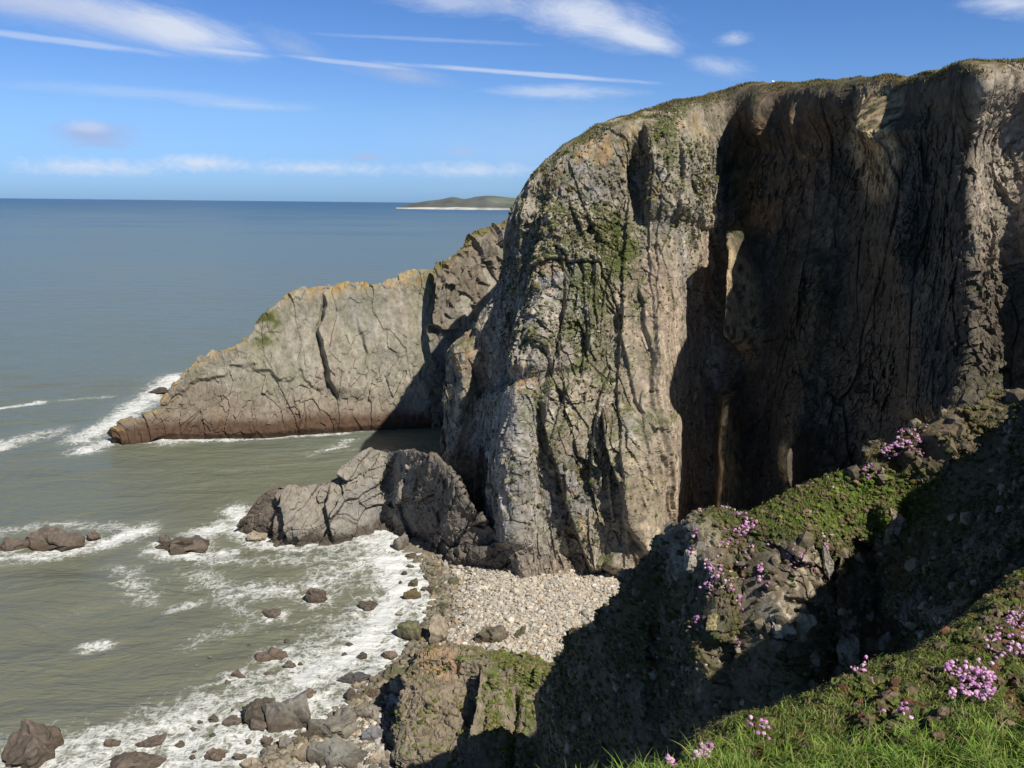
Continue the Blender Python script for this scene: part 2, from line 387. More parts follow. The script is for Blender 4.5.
# the right of the cove bulges in uneven bays
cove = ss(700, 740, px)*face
D += cove*(2.2*fbm(n.P, (9, 14, 22), 31, 3))
Pw = warp(n.P, 5, .35, 41); Pw = warp(Pw, .9, .06, 43); Ps = rot(Pw, 12, 9)
f1, e1, r1 = facet(Ps, (5.5, 5.5, 19), 1, .9); f2, e2, r2 = facet(Ps, (2.3, 2.6, 8), 2); f3, e3, r3 = facet(rot(Pw, 20, 22), (1.0, 1.0, 2.6), 3)
f4, e4, r4 = facet(rot(Pw, 30, -50), (.5, .6, 1.1), 4); f5, e5, r5 = facet(Pw, (2.6, 2.6, 1.5), 5)
smoothface = ss(600, 640, px)*(1-ss(700, 720, px))*ss(180, 260, py)+blob(px, py, 515, 450, 40, 80)*.7
k = 1-.62*np.clip(smoothface, 0, 1); ruf = .75+.7*ss(-.1, .5, fbm(n.P, 7, 45, 3))
edgef = ss(.6, 1.2, n.rowpos)*(1-ss(4.9, 5.75, n.rowpos)*.75)*(1-ss(5.7, 6.0, n.rowpos))
D = D*(1-ss(5.3, 5.95, n.rowpos)*.8)
lim = np.clip(.34/n.cell, .15, 1)*(1-.3*blob(px, py, 515, 320, 32, 110))
f6, e6, r6 = facet(rot(Pw, 0, 30), (.9, .9, 1.5), 6)
D += edgef*blob(px, py, 580, 220, 70, 100, .5)*(.35*f6)
D += edgef*lim*k*ruf*(.85*f1+.55*f2+.34*f3+.20*f4+.09*f5)
D -= edgef*cove*lim*(.35*f1+.25*f2+.12*f3)
D -= edgef*k*(1-ss(0, .03, e1))*.4*ss(0, .3, fbm(n.P, 9, 46, 2))
D += edgef*(.10*ridged(Pw, (.7, .7, 1.3), 47, 3)+.13*fbm(n.P, .6, 48, 3))
D += (1-face)*(.4*fbm(n.P, 8, 77, 3)+.10*fbm(n.P, 1.2, 78, 3))*ss(5.9, 6.3, n.rowpos)
# ledge near the foot on the right of the lit face
D += 1.0*blob(px, py, 640, 560, 34, 22, .15)+.8*blob(px, py, 600, 570, 25, 20, .2)
n.P[:, 2] += (.9*fbm(n.P*[1, 1, 0], 7, 1001, 4)+.25*fbm(n.P*[1, 1, 0], 1.6, 1002, 3))*ss(5.2, 5.95, n.rowpos)*(1-ss(6.5, 7, n.rowpos))
dd_ = n.N*.55+np.array([0, -.75, .03])*edgef[:, None]+n.N*.45*(1-edgef)[:, None]; dd_ /= np.linalg.norm(dd_, axis=1, keepdims=True)
n.disp(D, dd_)
N = n.normals(); P = n.P
col = rockcol(P, N, 100, .0)
n5 = fbm(P, 4, 55, 4); n6 = fbm(P, 1.2, 57, 3); n7 = fbm(P, 2.2, 59, 4)
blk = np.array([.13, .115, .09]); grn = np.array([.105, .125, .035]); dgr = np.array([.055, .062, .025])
tan = ss(610, 660, px)*(1-ss(700, 720, px))*ss(210, 320, py)*(1-ss(470, 560, py)*.5)
col = mix(col, [.40, .305, .23], np.clip(tan, 0, 1)*.55)
col = mix(col, [.30, .27, .14], blob(px, py, 640, 410, 60, 90)*.35*ss(-.2, .4, n5))
st_ = fbm(P, (1.0, 1.0, 16), 58, 4); col = col*(1+.28*st_*face)[:, None]
grey = blob(px, py, 515, 470, 40, 100)+blob(px, py, 540, 290, 60, 90)*.6
col = mix(col, [.33, .32, .31], np.clip(grey, 0, 1)*.6)
up = (1-ss(90, 260, py-0*px))*(1-ss(700, 740, px))
col = mix(col, [.22, .19, .10], up*.5*ss(-.3, .4, n5))
# browner cove, rock darkened to deepen its shade, red patches near the top
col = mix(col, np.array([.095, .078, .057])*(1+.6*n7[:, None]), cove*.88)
col = mix(col, [.24, .13, .055], cove*blob(px, py, 790, 170, 70, 70)*.5*ss(-.2, .3, n5))
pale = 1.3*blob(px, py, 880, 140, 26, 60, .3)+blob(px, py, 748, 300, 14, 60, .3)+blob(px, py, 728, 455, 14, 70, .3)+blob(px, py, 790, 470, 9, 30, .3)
col = mix(col, [.50, .38, .22], np.clip(pale, 0, 1)*ss(-.45, .1, n6))  # sunlit ribs also lightened in their colour
col = mix(col, [.40, .33, .25], ss(965, 980, px)*face*(1-ss(200, 300, py))*.85)  # lit wedge right of the cove tinted paler to look sunlit
# orange lichen / iron
org = blob(px, py, 651, 190, 14, 14)+.8*blob(px, py, 514, 330, 9, 30)+.8*blob(px, py, 523, 385, 9, 20)+blob(px, py, 449, 360, 10, 14)+.6*blob(px, py, 462, 345, 12, 20)+.6*blob(px, py, 600, 150, 60, 20)+.4*blob(px, py, 690, 130, 14, 30)+.5*blob(px, py, 548, 250, 12, 60)+blob(px, py, 560, 180, 20, 12)*.6+blob(px, py, 510, 300, 10, 10)+blob(px, py, 575, 490, 15, 40)*.4
col = mix(col, [.42, .22, .07], np.clip(org, 0, 1)*ss(.0, .3, n6)*.75)
# dark joints
col = col*(.86+.30*r2[:, None])*(.9+.2*r3[:, None])
col = mix(col, blk, face*np.clip((1-ss(0, .05, e3))*.3*ss(0, .3, n7)+(1-ss(0, .02, e2))*.3*ss(.1, .4, n5)+ss(.14, .36, fbm(P, (.42, .42, .7), 49, 3))*.6, 0, 1))
col = mix(col, col*1.35, face*ss(.1, .4, fbm(P, (.6, .6, .9), 50, 3)))
# vegetation: ledges, listed patches, cliff top
ledge = ss(.35, .75, N[:, 2])*face
veg = ledge*.8*ss(-.1, .25, n7)
for cx_, cy_, rx_, ry_, s_ in [(615, 245, 26, 32, 1.1), (590, 290, 18, 40, .8), (572, 345, 22, 50, .7), (560, 380, 20, 40, .5), (600, 210, 20, 20, .6), (560, 330, 40, 70, .45), (540, 400, 14, 60, .5), (665, 130, 12, 40, .9), (575, 240, 60, 90, .35), (620, 370, 30, 60, .3), (810, 330, 30, 60, .5), (740, 190, 26, 40, .8), (860, 260, 40, 60, .4)]:
    veg = np.maximum(veg, s_*blob(px, py, cx_, cy_, rx_, ry_, .6)*ss(-.25, .2, n7+.5*n6+(s_-.8)*.5))
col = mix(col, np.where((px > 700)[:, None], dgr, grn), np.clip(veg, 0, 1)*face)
topz = ss(5.8, 6.0, n.rowpos+.22*n6+.12*n5)
turf = np.array([.15, .135, .05]); col = mix(col, turf*np.array([1.0, .95, .9]), topz*(.75+.25*n6))
col = mix(col, [.09, .13, .035], topz*ss(5.9, 6.3, n.rowpos)*ss(-.1, .4, n5)*.7)
wet = 1-ss(1.0, 4.5, P[:, 2]+1.5*n5); col = col*(1-.35*wet[:, None]*(1-ss(600, 640, px))[:, None])
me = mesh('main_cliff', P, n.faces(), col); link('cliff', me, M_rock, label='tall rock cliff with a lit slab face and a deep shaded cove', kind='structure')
cliff_net = n; cliff_veg = veg

# ================================================================ MIDDLE HEADLAND (lit fin running out to sea)
top = [(118, 441), (135, 424), (150, 417), (165, 400), (185, 373), (215, 352), (240, 344), (262, 317), (300, 293), (340, 284), (372, 284), (412, 270), (440, 267), (446, 260), (470, 252), (500, 246), (530, 240)]
base = [(113, 443), (135, 441), (152, 439), (175, 438), (198, 438), (222, 438), (245, 438), (270, 437), (300, 434), (335, 432), (370, 430), (410, 428), (440, 426), (455, 424), (475, 422), (500, 420), (530, 418)]
cols = []
for (tx, ty), (bx, by) in zip(top, base):
    B = atz(bx, by, 0.); Yb = B[1]; Zt = 45
    # lean back 10 m at full height
    h = (by-ty)/150.; T = at(tx, ty, Yb+9*h+.5)
    row = []
    lo = B+np.array([0, -2.5, -3.5]); row.append(lo); row.append(B)
    for t in (.22, .5, .8): row.append(B+(T-B)*t+np.array([0, -.8*math.sin(t*3.1)*h, 0]))
    row.append(T)
    bk = T+np.array([0, 3+4*h, -1-2*h]); row.append(bk); row.append(np.array([bk[0]+1, bk[1]+6+8*h, -4.]))
    r = []
    for Q in row:
        x, y = proj(Q[None]); r.append((float(x[0]), float(y[0]), float(Q[1])))
    cols.append(r)
n = Net(cols, .8, rw=[.4, 1, 1, 1, 1, 2, .4]); px, py = n.px+fbm(n.P, 9, 203, 3)*5+fbm(n.P, 2.5, 206, 3)*2.5, n.py+fbm(n.P, 9, 205, 3)*5
face = ss(.8, 1.2, n.rowpos)*(1-ss(4.9, 5.4, n.rowpos)); D = np.zeros(len(px))
Pw = warp(n.P, 6, .6, 241); f1, e1, r1 = facet(rot(Pw, 0, 5), (5, 5, 24), 21, .7); f2, e2, r2 = facet(Pw, (3.2, 3.2, 5), 22); f3, e3, r3 = facet(Pw, (1.3, 1.3, 1.7), 23)
lowr = 1-ss(3, 15, n.P[:, 2]-(px-130)*.02)
rough = .32+.6*lowr+.6*ss(4.4, 5, n.rowpos)
for pts, a, wd in [([(324, 290), (319, 330), (328, 375), (336, 400)], 1.6, 30), ([(440, 262), (443, 320), (440, 420)], 3.0, 40), ([(357, 318), (362, 345), (368, 360)], .9, 20), ([(235, 370), (290, 385)], 0, 10)]:
    if a: D += a*step_s(px, py, pts, wd)
D -= 1.1*rib(px, py, [(322, 290), (318, 335), (325, 380), (338, 405)], 2)
# undercut step above the wave-worn foot
ly = np.interp(px, [150, 200, 235, 290, 340, 400, 450], [405, 385, 370, 382, 395, 400, 402])
D += (.8*ss(0, 5, ly-py+14*fbm(n.P, 3, 270, 3))-.7)*face*ss(160, 190, px)*(1-ss(270, 360, px)*.8)*ss(-.4, .2, fbm(n.P, 9, 271, 2))
D += 2.2*(1-ss(0, 6, n.P[:, 2]))*face
D += (face+.2)*rough*(.45*f1+.38*f2+.22*f3)+.09*fbm(n.P, .8, 250, 3)
D -= (face)*((1-ss(0, .02, e1))*.35*ss(.1, .4, fbm(n.P, 15, 266, 2))+(1-ss(0, .05, e2))*.06*rough)
n.disp(D); P = n.P; N = n.normals(); z = P[:, 2]
n5 = fbm(P, 6, 255, 4); n6 = fbm(P, 1.5, 257, 3); sv = fbm(P, (2.5, 2.5, 14), 260, 4)
col = rockcol(P, N, 200)
col = mix(col, [.33, .31, .25], .55*np.ones(len(z)))
col = col*(1+.35*fbm(P, (1.1, 1.1, 18), 266, 4))[:, None]; col = mix(col, [.24, .235, .15], ss(.0, .4, sv)*.5)
col = mix(col, [.215, .165, .12], (1-ss(6, 15, z+3*n5+(px-150)*.02))*.75*(1-ss(370, 440, px)*.6))
col = mix(col, [.10, .062, .04], (1-ss(2.2, 4.6, z+1.2*n5)))
col = mix(col, [.42, .27, .09], ss(4.2, 4.95, n.rowpos+.55*n5)*ss(-.2, .3, n6)*.8*(1-ss(430, 445, px)))
col = mix(col, [.105, .115, .035], np.clip(blob(px, py, 262, 325, 18, 22)*1.1*ss(-.3, .2, n6)+ss(400, 440, px)*ss(3.2, 4.8, n.rowpos)*.55*ss(-.2, .3, n5), 0, 1))
col = mix(col, [.07, .06, .05], face*np.clip((1-ss(0, .015, e1))*.5+(1-ss(0, .03, e2))*.25*rough, 0, 1)*ss(.0, .4, n6+n5))
me = mesh('middle_headland', P, n.faces(), col); link('headland', me, M_rock, label='sunlit grey headland with orange lichen rim beyond the tall cliff', kind='structure')

# shoulder of land behind, between the headland and the tall cliff
cols = []
for tx, ty, Y in [(436, 268, 176), (448, 262, 178), (458, 248, 180), (470, 238, 183), (485, 229, 186), (505, 222, 190), (530, 205, 195), (570, 200, 200)]:
    T = at(tx, ty, Y); row = [T+np.array([-1, -9, -40]), T+np.array([0, -6, -22]), T+np.array([-.5, -4.5, -9]), T+np.array([0, -3, -3.5]), T, T+np.array([4, 8, -1]), T+np.array([8, 20, -25])]
    cols.append([(lambda a: (float(a[0][0]), float(a[1][0]), float(Q[1])))(proj(Q[None])) for Q in row])
n = Net(cols, .9); f2, e2, _ = facet(warp(n.P, 5, 1, 3), 4, 61); f3, e3, _ = facet(n.P, 1.6, 62)
n.disp(1.3*f2+.5*f3+.2*fbm(n.P, 1, 64, 3)); P = n.P; col = rockcol(P, None, 300)*.7
col = mix(col, [.17, .145, .05], ss(3.4, 3.9, n.rowpos+.3*fbm(P, 2, 66, 3)))
link('headland', mesh('shoulder', P, n.faces(), col), M_rock, label='dark grass-topped shoulder of rock behind the sunlit headland', kind='structure')

# ================================================================ LOW SPUR
top = [(240, 528), (252, 510), (262, 494), (282, 486), (300, 490), (320, 484), (338, 476), (352, 465), (364, 454), (376, 449), (390, 452), (402, 450), (418, 450), (436, 456), (452, 470), (474, 505), (520, 556)]
base = [(240, 531), (252, 536), (264, 540), (284, 543), (302, 543), (322, 542), (340, 540), (355, 537), (368, 534), (380, 532), (393, 531), (402, 533), (418, 543), (436, 554), (452, 564), (474, 571), (520, 580)]
cols = []
for (tx, ty), (bx, by) in zip(top, base):
    B = atz(bx, by, 0.); h = (by-ty)/85.; T = at(tx, ty, B[1]+(7 if tx < 395 else 1.)*h+.3)
    row = [B+np.array([0, -2, -3]), B]+[B+(T-B)*t+np.array([0, -1.4*math.sin(t*3.1)*h, 0]) for t in (.3, .65)]+[T, T+np.array([0, 2.5, -1.5]), T+np.array([1, 6, -T[2]-2])]
    cols.append([(lambda a: (float(a[0][0]), float(a[1][0]), float(Q[1])))(proj(Q[None])) for Q in row])
n = Net(cols, .8); px, py = n.px, n.py
Pw = rot(warp(n.P, 4, .8, 71), 20, -35); f1, e1, _ = facet(Pw, (3, 7, 7), 71); f2, e2, _ = facet(Pw, (1.2, 3, 3), 72); f3, e3, _ = facet(n.P, .7, 73)
D = 1.1*f1+.40*f2+.14*f3-(1-ss(0, .03, e1))*.25+.08*fbm(n.P, .5, 77, 3)
D += 2.0*step_s(px, py, [(331, 480), (326, 505), (335, 545)], 25)+2*step_s(px, py, [(272, 490), (285, 510), (290, 545)], 25)
dd_ = n.N*.4+np.array([0, -.6, .15]); dd_ /= np.linalg.norm(dd_, axis=1, keepdims=True)
n.disp(D*np.clip(.25/n.cell, .2, 1), dd_); P = n.P; z = P[:, 2]; col = rockcol(P, None, 400); n6 = fbm(P, 1.5, 78, 3)
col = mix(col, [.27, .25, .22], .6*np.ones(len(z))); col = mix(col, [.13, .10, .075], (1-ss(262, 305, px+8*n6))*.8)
col = mix(col, [.15, .125, .10], ss(395, 425, px+6*n6)*.75); col = mix(col, [.11, .09, .07], 1-ss(.6, 2.2, z+n6)); col = mix(col, [.25, .18, .10], ss(345, 400, px)*(1-ss(2, 8, z))*.0)  # inner end coloured darker, standing in for the shade under the cliff
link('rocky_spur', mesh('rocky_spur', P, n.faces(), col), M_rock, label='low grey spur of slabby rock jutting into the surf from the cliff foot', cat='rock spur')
SPUR_BASE = base

# ================================================================ BEACH
SHORE = [(380, 500), (398, 548), (432, 562), (446, 590), (436, 625), (420, 650), (395, 676), (372, 700), (342, 716), (330, 735), (285, 752), (262, 775), (200, 860), (120, 960)]
shore_w = np.array([atz(a, b, 0.)[:2] for a, b in SHORE])
def poly_sd(X, Y, W):
    """signed distance to polyline (positive on the right of its direction)"""
    best = np.full(X.shape, 1e9); sg = np.ones(X.shape)
    for (ax, ay), (bx, by) in zip(W[:-1], W[1:]):
        ex, ey = bx-ax, by-ay; t = np.clip(((X-ax)*ex+(Y-ay)*ey)/(ex*ex+ey*ey), 0, 1)
        dx, dy = X-ax-t*ex, Y-ay-t*ey; d = np.hypot(dx, dy); c = ex*dy-ey*dx
        m_ = d < best; best = np.where(m_, d, best); sg = np.where(m_, np.where(c > 0, 1., -1.), sg)
    return best*sg
def beach_z(X, Y):
    d = poly_sd(X, Y, shore_w)
    P = np.stack([X.ravel(), Y.ravel(), 0*X.ravel()], 1)
    zz = np.where(d > 0, 3.2*(1-np.exp(-d/22)), d*.12)
    return np.maximum(zz, -2.2)+.18*fbm(P, 3, 500, 3).reshape(X.shape)
xs = np.arange(-32, 40, .22); ys = np.arange(40, 112, .22); X, Y = np.meshgrid(xs, ys, indexing='ij')
Z = beach_z(X, Y); P = np.stack([X.ravel(), Y.ravel(), Z.ravel()], 1)
f, e, r = facet(P, (.75, .75, .75), 510, .3); P[:, 2] += .10*(ss(0, .5, e))+.05*f
col = np.ones((len(P), 1))*np.array([.56, .50, .41]); col = col*(.85+.3*r[:, None]); n5 = fbm(P, 4, 511, 3)
col = mix(col, [.42, .30, .18], ss(.75, .9, r)*.5)
wetb = 1-ss(.2, 1.0, P[:, 2]+.3*n5); col = mix(col, [.16, .13, .09], wetb*.8)
link('beach', mesh('beach', P, gridfaces(len(xs), len(ys)), col), M_beach, kind='structure', label='pale shingle beach at the foot of the cliffs')

# pebbles: one mass of stones on the shingle
def icos(sub):
    bm = bmesh.new(); bmesh.ops.create_icosphere(bm, subdivisions=sub, radius=1.); bm.verts.ensure_lookup_table()
    V = np.array([v.co[:] for v in bm.verts]); Fa = np.array([[v.index for v in f.verts] for f in bm.faces]); bm.free(); return V, Fa
I1, I2, I4, I5 = icos(1), icos(2), icos(4), icos(5)
def scatter_shapes(V0, F0, pos, size, colr, jitter=.25, flat=.65):
    n_ = len(pos); V = V0[None]*(1+jitter*rng.normal(size=(n_, len(V0), 1)))
    a = rng.uniform(0, 6.28, n_); s = np.stack([rng.uniform(.75, 1.3, n_), rng.uniform(.7, 1.1, n_), rng.uniform(.5, .9, n_)*flat/.65], 1)
    V = V*s[:, None]*size[:, None, None]; x = V[..., 0]*np.cos(a)[:, None]-V[..., 1]*np.sin(a)[:, None]; y = V[..., 0]*np.sin(a)[:, None]+V[..., 1]*np.cos(a)[:, None]
    V = np.stack([x, y, V[..., 2]], -1)+pos[:, None]
    Fa = F0[None]+(np.arange(n_)*len(V0))[:, None, None]
    return V.reshape(-1, 3), Fa.reshape(-1, 3), np.repeat(colr, len(V0), axis=0)
N_ = 36000; X = rng.uniform(-30, 24, N_); Y = rng.uniform(52, 104, N_); d = poly_sd(X, Y, shore_w)
ok = (d > -1.5); X, Y, d = X[ok], Y[ok], d[ok]; Z = beach_z(X, Y)
sz = np.exp(rng.normal(-2.15, .48, len(X))); sz = np.clip(sz*(1+.9*np.exp(-np.maximum(d, 0)/4)), .06, .55)
pal = np.array([[.55, .50, .42], [.47, .44, .38], [.58, .51, .40], [.36, .34, .31], [.46, .35, .23], [.64, .58, .50]])
cc = pal[rng.choice(6, len(X), p=[.3, .2, .2, .12, .06, .12])]*rng.uniform(.75, 1.15, (len(X), 1)); wet_ = (1-ss(-.5, 3.5, d+rng.normal(0, .8, len(X))))[:, None]
cc = cc*(1-wet_*.6)*np.where(wet_ > .5, [1.05, 1, .85], [1, 1, 1])
V, Fa, cv = scatter_shapes(*I1, np.stack([X, Y, Z+sz*.15+.06], 1), sz, cc, .12)
link('pebbles', mesh('pebbles', V, Fa, cv), M_boulder, kind='stuff', label='pale grey and tan pebbles covering the beach', cat='pebbles')

# ================================================================ BOULDERS
def boulder_mesh(name, seed, sx, sy, sz, tone, wet=True, sub=4, planes=26):
    r = np.random.default_rng(seed); V, Fa = {4: I4, 5: I5, 2: I2}[sub]; V = V.copy()
    for k_ in range(planes):
        v = r.normal(size=3); v /= np.linalg.norm(v); dd = r.uniform(.48, .88); q = V@v; V = V-np.maximum(q-dd, 0)[:, None]*v
    for k_ in range(3):
        v = r.normal(size=3); v /= np.linalg.norm(v)
        V = V+ (.06*np.sign(np.sin(V@v*4+r.uniform(0, 6))))[:, None]*V
    V = V*np.array([sx, sy, sz]); s = max(sx, sy)
    nv = V/(np.linalg.norm(V, axis=1, keepdims=True)+1e-6)
    f_, e_, _ = facet(V+seed*3.1, s*.55, seed); V = V+nv*(f_*s*.13-(1-ss(0, .08, e_))*s*.05)[:, None]
    V = V+nv*(fbm(V+seed, s*.25, seed, 3)*s*.06)[:, None]
    col_ = np.ones((len(V), 1))*np.array(tone)*(1+.3*fbm(V, s*.5, seed+3, 3)[:, None])
    if wet: col_ = mix(col_, np.array([.085, .065, .045]), .85*(1-ss(-.05*sz, .5*sz, V[:, 2]+.15*sz*fbm(V, s*.4, seed+9, 2))))
    return mesh(name, V, Fa, col_)
BR = (.15, .12, .095); GR = (.22, .20, .17); OL = (.135, .13, .075); TN = (.36, .30, .22); DK = (.10, .085, .065); RD = (.19, .145, .11); PL = (.40, .36, .29)
boulders = [ # px, py(base), w px, h px, tone, label
 (6, 553, 26, 20, BR, 'brown rock half out of the frame at the left edge, washed by surf'),
 (44, 552, 62, 27, BR, 'long brown rock in the surf, largest of the left row of sea rocks'),
 (90, 541, 17, 11, BR, 'small brown rock at the right end of the left row of sea rocks'),
 (180, 555, 60, 22, BR, 'jagged brown sea rock alone in foam between the left row and the spur'),
 (163, 544, 16, 8, BR, 'small pointed stub touching the jagged brown sea rock'),
 (155, 394, 24, 6, DK, 'low dark reef just off the tip of the sunlit headland'),
 (116, 441, 12, 8, BR, 'small brown stone at the seaward tip of the sunlit headland'),
 (255, 542, 24, 10, TN, 'tan stone lying against the outer end of the grey spur'),
 (317, 604, 27, 20, BR, 'rounded brown boulder alone in the foam below the grey spur'),
 (271, 619, 20, 11, BR, 'low brown stone awash left of the rounded brown boulder'),
 (271, 664, 34, 19, RD, 'reddish brown wedge rock amid the churning surf'),
 (289, 669, 15, 11, BR, 'small dark stone just right of the reddish wedge rock'),
 (237, 681, 18, 14, BR, 'brown stone in foam above the big grey boulder, to its left'),
 (268, 676, 12, 5, BR, 'flat stone nearly covered by foam below the reddish wedge rock'),
 (253, 728, 42, 34, DK, 'dark craggy rock leaning on the left of the big grey boulder'),
 (285, 733, 60, 56, GR, 'big grey pyramid boulder in the surf, biggest of the shore rocks'),
 (308, 700, 16, 14, RD, 'brown stone behind the right shoulder of the big grey boulder'),
 (213, 723, 11, 9, DK, 'small dark stone in foam left of the big grey boulder'),
 (231, 726, 24, 10, BR, 'flat brown stone between foam and the dark craggy rock'),
 (257, 732, 20, 14, BR, 'brown stone at the front foot of the dark craggy rock'),
 (18, 768, 62, 42, BR, 'large brown rock in the bottom left corner of the bay'),
 (112, 748, 15, 10, BR, 'small stone in foam, leftmost of the pair in the lower surf'),
 (150, 749, 25, 11, BR, 'brown stone in foam, rightmost of the pair in the lower surf'),
 (128, 776, 54, 20, BR, 'broad brown rock cut by the bottom edge of the view'),
 (178, 748, 12, 6, DK, 'tiny dark stone right of the lower surf pair'),
 (212, 762, 22, 15, RD, 'squarish reddish stone in the lower surf'),
 (265, 746, 15, 11, RD, 'reddish stone in foam under the big grey boulder'),
 (283, 752, 20, 16, GR, 'dark grey stone in foam under the big grey boulder'),
 (239, 762, 14, 10, BR, 'brown stone between the squarish reddish stone and the shore'),
 (250, 770, 20, 12, TN, 'tan stone at the bottom edge of the surf'),
 (400, 550, 18, 28, GR, 'upright grey slab leaning at the shaded cliff foot'),
 (412, 560, 18, 8, DK, 'flat dark stone in front of the upright grey slab'),
 (414, 586, 9, 12, OL, 'small weedy stone standing above a brown one in the wash'),
 (411, 600, 18, 16, (.16, .12, .06), 'rounded brown weedy boulder in the wash'),
 (451, 587, 15, 14, OL, 'olive weed-covered boulder at the top of the shingle edge'),
 (437, 594, 20, 7, OL, 'flat olive stone in the wash beside the shingle'),
 (443, 614, 18, 14, OL, 'olive boulder where shingle meets the wash'),
 (411, 641, 33, 24, OL, 'large dark weedy boulder at the edge of the wash'),
 (438, 646, 28, 32, TN, 'tan sided boulder just above the near rock buttress'),
 (492, 646, 38, 24, (.17, .15, .11), 'broad dark boulder on the shingle behind the near buttress'),
 (521, 638, 15, 13, OL, 'small olive boulder right of the broad dark one on the shingle'),
 (368, 611, 26, 9, DK, 'low dark stone awash in the white foam line'),
 (361, 660, 14, 8, DK, 'small dark stone in the foam outside the boulder jumble'),
 (389, 660, 20, 10, RD, 'reddish stone in the wash above the olive slab'),
 (394, 682, 30, 17, OL, 'olive slab boulder at the top of the boulder jumble'),
 (352, 686, 27, 14, (.10, .10, .10), 'wet slate-grey stone in the wash left of the olive slab'),
 (348, 702, 14, 14, DK, 'small dark block at the seaward corner of the boulder jumble'),
 (371, 700, 19, 17, (.16, .12, .08), 'brown block beside the small dark block in the jumble'),
 (402, 700, 26, 24, TN, 'tan angular boulder beside the near rock buttress'),
 (345, 727, 34, 22, GR, 'grey angular boulder in the middle of the boulder jumble'),
 (372, 722, 34, 20, (.27, .245, .2), 'pale grey slab behind the middle of the boulder jumble'),
 (330, 745, 62, 26, (.24, .22, .18), 'long grey slab right of the big grey boulder'),
 (372, 744, 26, 18, (.2, .2, .21), 'bluish grey stone in the boulder jumble'),
 (335, 772, 60, 28, (.22, .21, .18), 'wide grey slab at the bottom edge of the jumble'),
 (382, 768, 28, 20, TN, 'tan stone at the bottom of the jumble by the buttress'),
 (305, 765, 26, 18, (.25, .2, .14), 'brownish stone left of the wide grey slab'),
]
def put_boulder(i, px_, py_, w_, h_, tone, label, group=None, z0=None, name='boulder', sub=4):
    z_ = 0.
    for _ in range(3):
        G = atz(px_, py_, z_); zb = float(beach_z(np.array([G[0]]), np.array([G[1]]))[0]); z_ = max(0, zb)
    dist = np.linalg.norm(G-np.array([0, 0, H])); s = dist/FP
    sx = w_*s/2*1.08; vis = h_*s; va = math.asin(min(1, (H-z_)/dist))
    # image height of an ellipsoid seen from above at angle va
    sy = sx*random.uniform(.65, .85)
    hh = max(.25*sx, math.sqrt(max(.01, (vis*.62)**2-(sy*math.sin(va)*.8)**2))/math.cos(va)) if vis*.62 > sy*math.sin(va)*.8 else sx*.35
    if vis/2 < sy*math.sin(va): sy = max(.45*sx, vis/2/math.sin(va)*.9); hh = max(hh, .4*vis)
    me_ = boulder_mesh(name, 900+i, sx, sy, hh, tone, sub=sub)
    o = link(name, me_, M_boulder, label=label, cat='boulder', group=group)
    o.location = (G[0], G[1]+sy*.8, z_+.12*hh)
    return o
ROCKXY = []
for i, b in enumerate(boulders):
    grp = 'rocks standing in the surf' if b[0] < 345 and b[1] < 770 else 'boulders on the shore'
    o = put_boulder(i, *b, group=grp); ROCKXY.append((o.location.x, o.location.y, b[2]/2*.1))
# unnamed jumble boulders
poly = [(340, 706), (352, 690), (385, 668), (404, 660), (412, 690), (398, 735), (392, 768), (300, 790), (250, 785), (262, 752), (318, 736)]
def inpoly(x, y, pl):
    c = False; j = len(pl)-1
    for i in range(len(pl)):
        if (pl[i][1] > y) != (pl[j][1] > y) and x < (pl[j][0]-pl[i][0])*(y-pl[i][1])/(pl[j][1]-pl[i][1])+pl[i][0]: c = not c
        j = i
    return c
cnt = 0; tr = 0; placed = [(b[0], b[1]-b[3]/2, b[2]*.42) for b in boulders]
while cnt < 190 and tr < 12000:
    tr += 1; x, y = random.uniform(245, 415), random.uniform(655, 785)
    if not inpoly(x, y, poly): continue
    w_ = math.exp(random.gauss(2.35, .4)); w_ = min(w_, 26)
    if any(math.hypot(x-a, (y-b)*1.4) < (w_*.5+c)*.72 for a, b, c in placed): continue
    placed.append((x, y, w_*.5)); cnt += 1
    put_boulder(100+cnt, x, y+w_*.25, w_, w_*random.uniform(.5, .8), random.choice([GR, TN, GR, (.27, .245, .2), (.19, .16, .12), PL, OL]),
                'one of the small grey and tan boulders jumbled along the shore below the near buttress', 'small boulders in the shore jumble', sub=4)
# scattered stones awash and on the shingle edge
for (x0, x1, y0, y1, nn, lab, grp, tones) in [
    (398, 470, 565, 660, 34, 'one of the small weedy stones strewn where the wash meets the shingle', 'small stones along the wash', [OL, DK, (.2, .16, .1), TN]),
    (190, 350, 640, 765, 26, 'one of the small dark stones awash in foam around the big grey boulder', 'small stones awash in the foam', [DK, BR, GR]),
    (455, 600, 575, 640, 22, 'one of the larger stones lying loose on the pale shingle', 'loose stones on the shingle', [(.36, .25, .14), PL, GR, TN])]:
    k_ = 0
    for _ in range(800):
        if k_ >= nn: break
        x, y = random.uniform(x0, x1), random.uniform(y0, y1); w_ = random.uniform(4, 9)
        if any(math.hypot(x-a, (y-b)*1.2) < (w_*.5+c)*.9+1 for a, b, c in placed): continue
        placed.append((x, y, w_*.5)); k_ += 1; put_boulder(300+int(x0)+k_, x, y+2, w_, w_*.6, random.choice(tones), lab, grp, sub=4)

# ================================================================ SEA
def foam_line(X, Y, pts, wpx):
    W = np.array([atz(a, b, 0.)[:2] for a, b in pts]); return np.abs(poly_sd(X, Y, W))
ya = np.concatenate([np.arange(48, 130, .24), np.arange(130, 220, .5), np.geomspace(220, 90000, 240)])
xa = np.linspace(-1, 1, 1100)
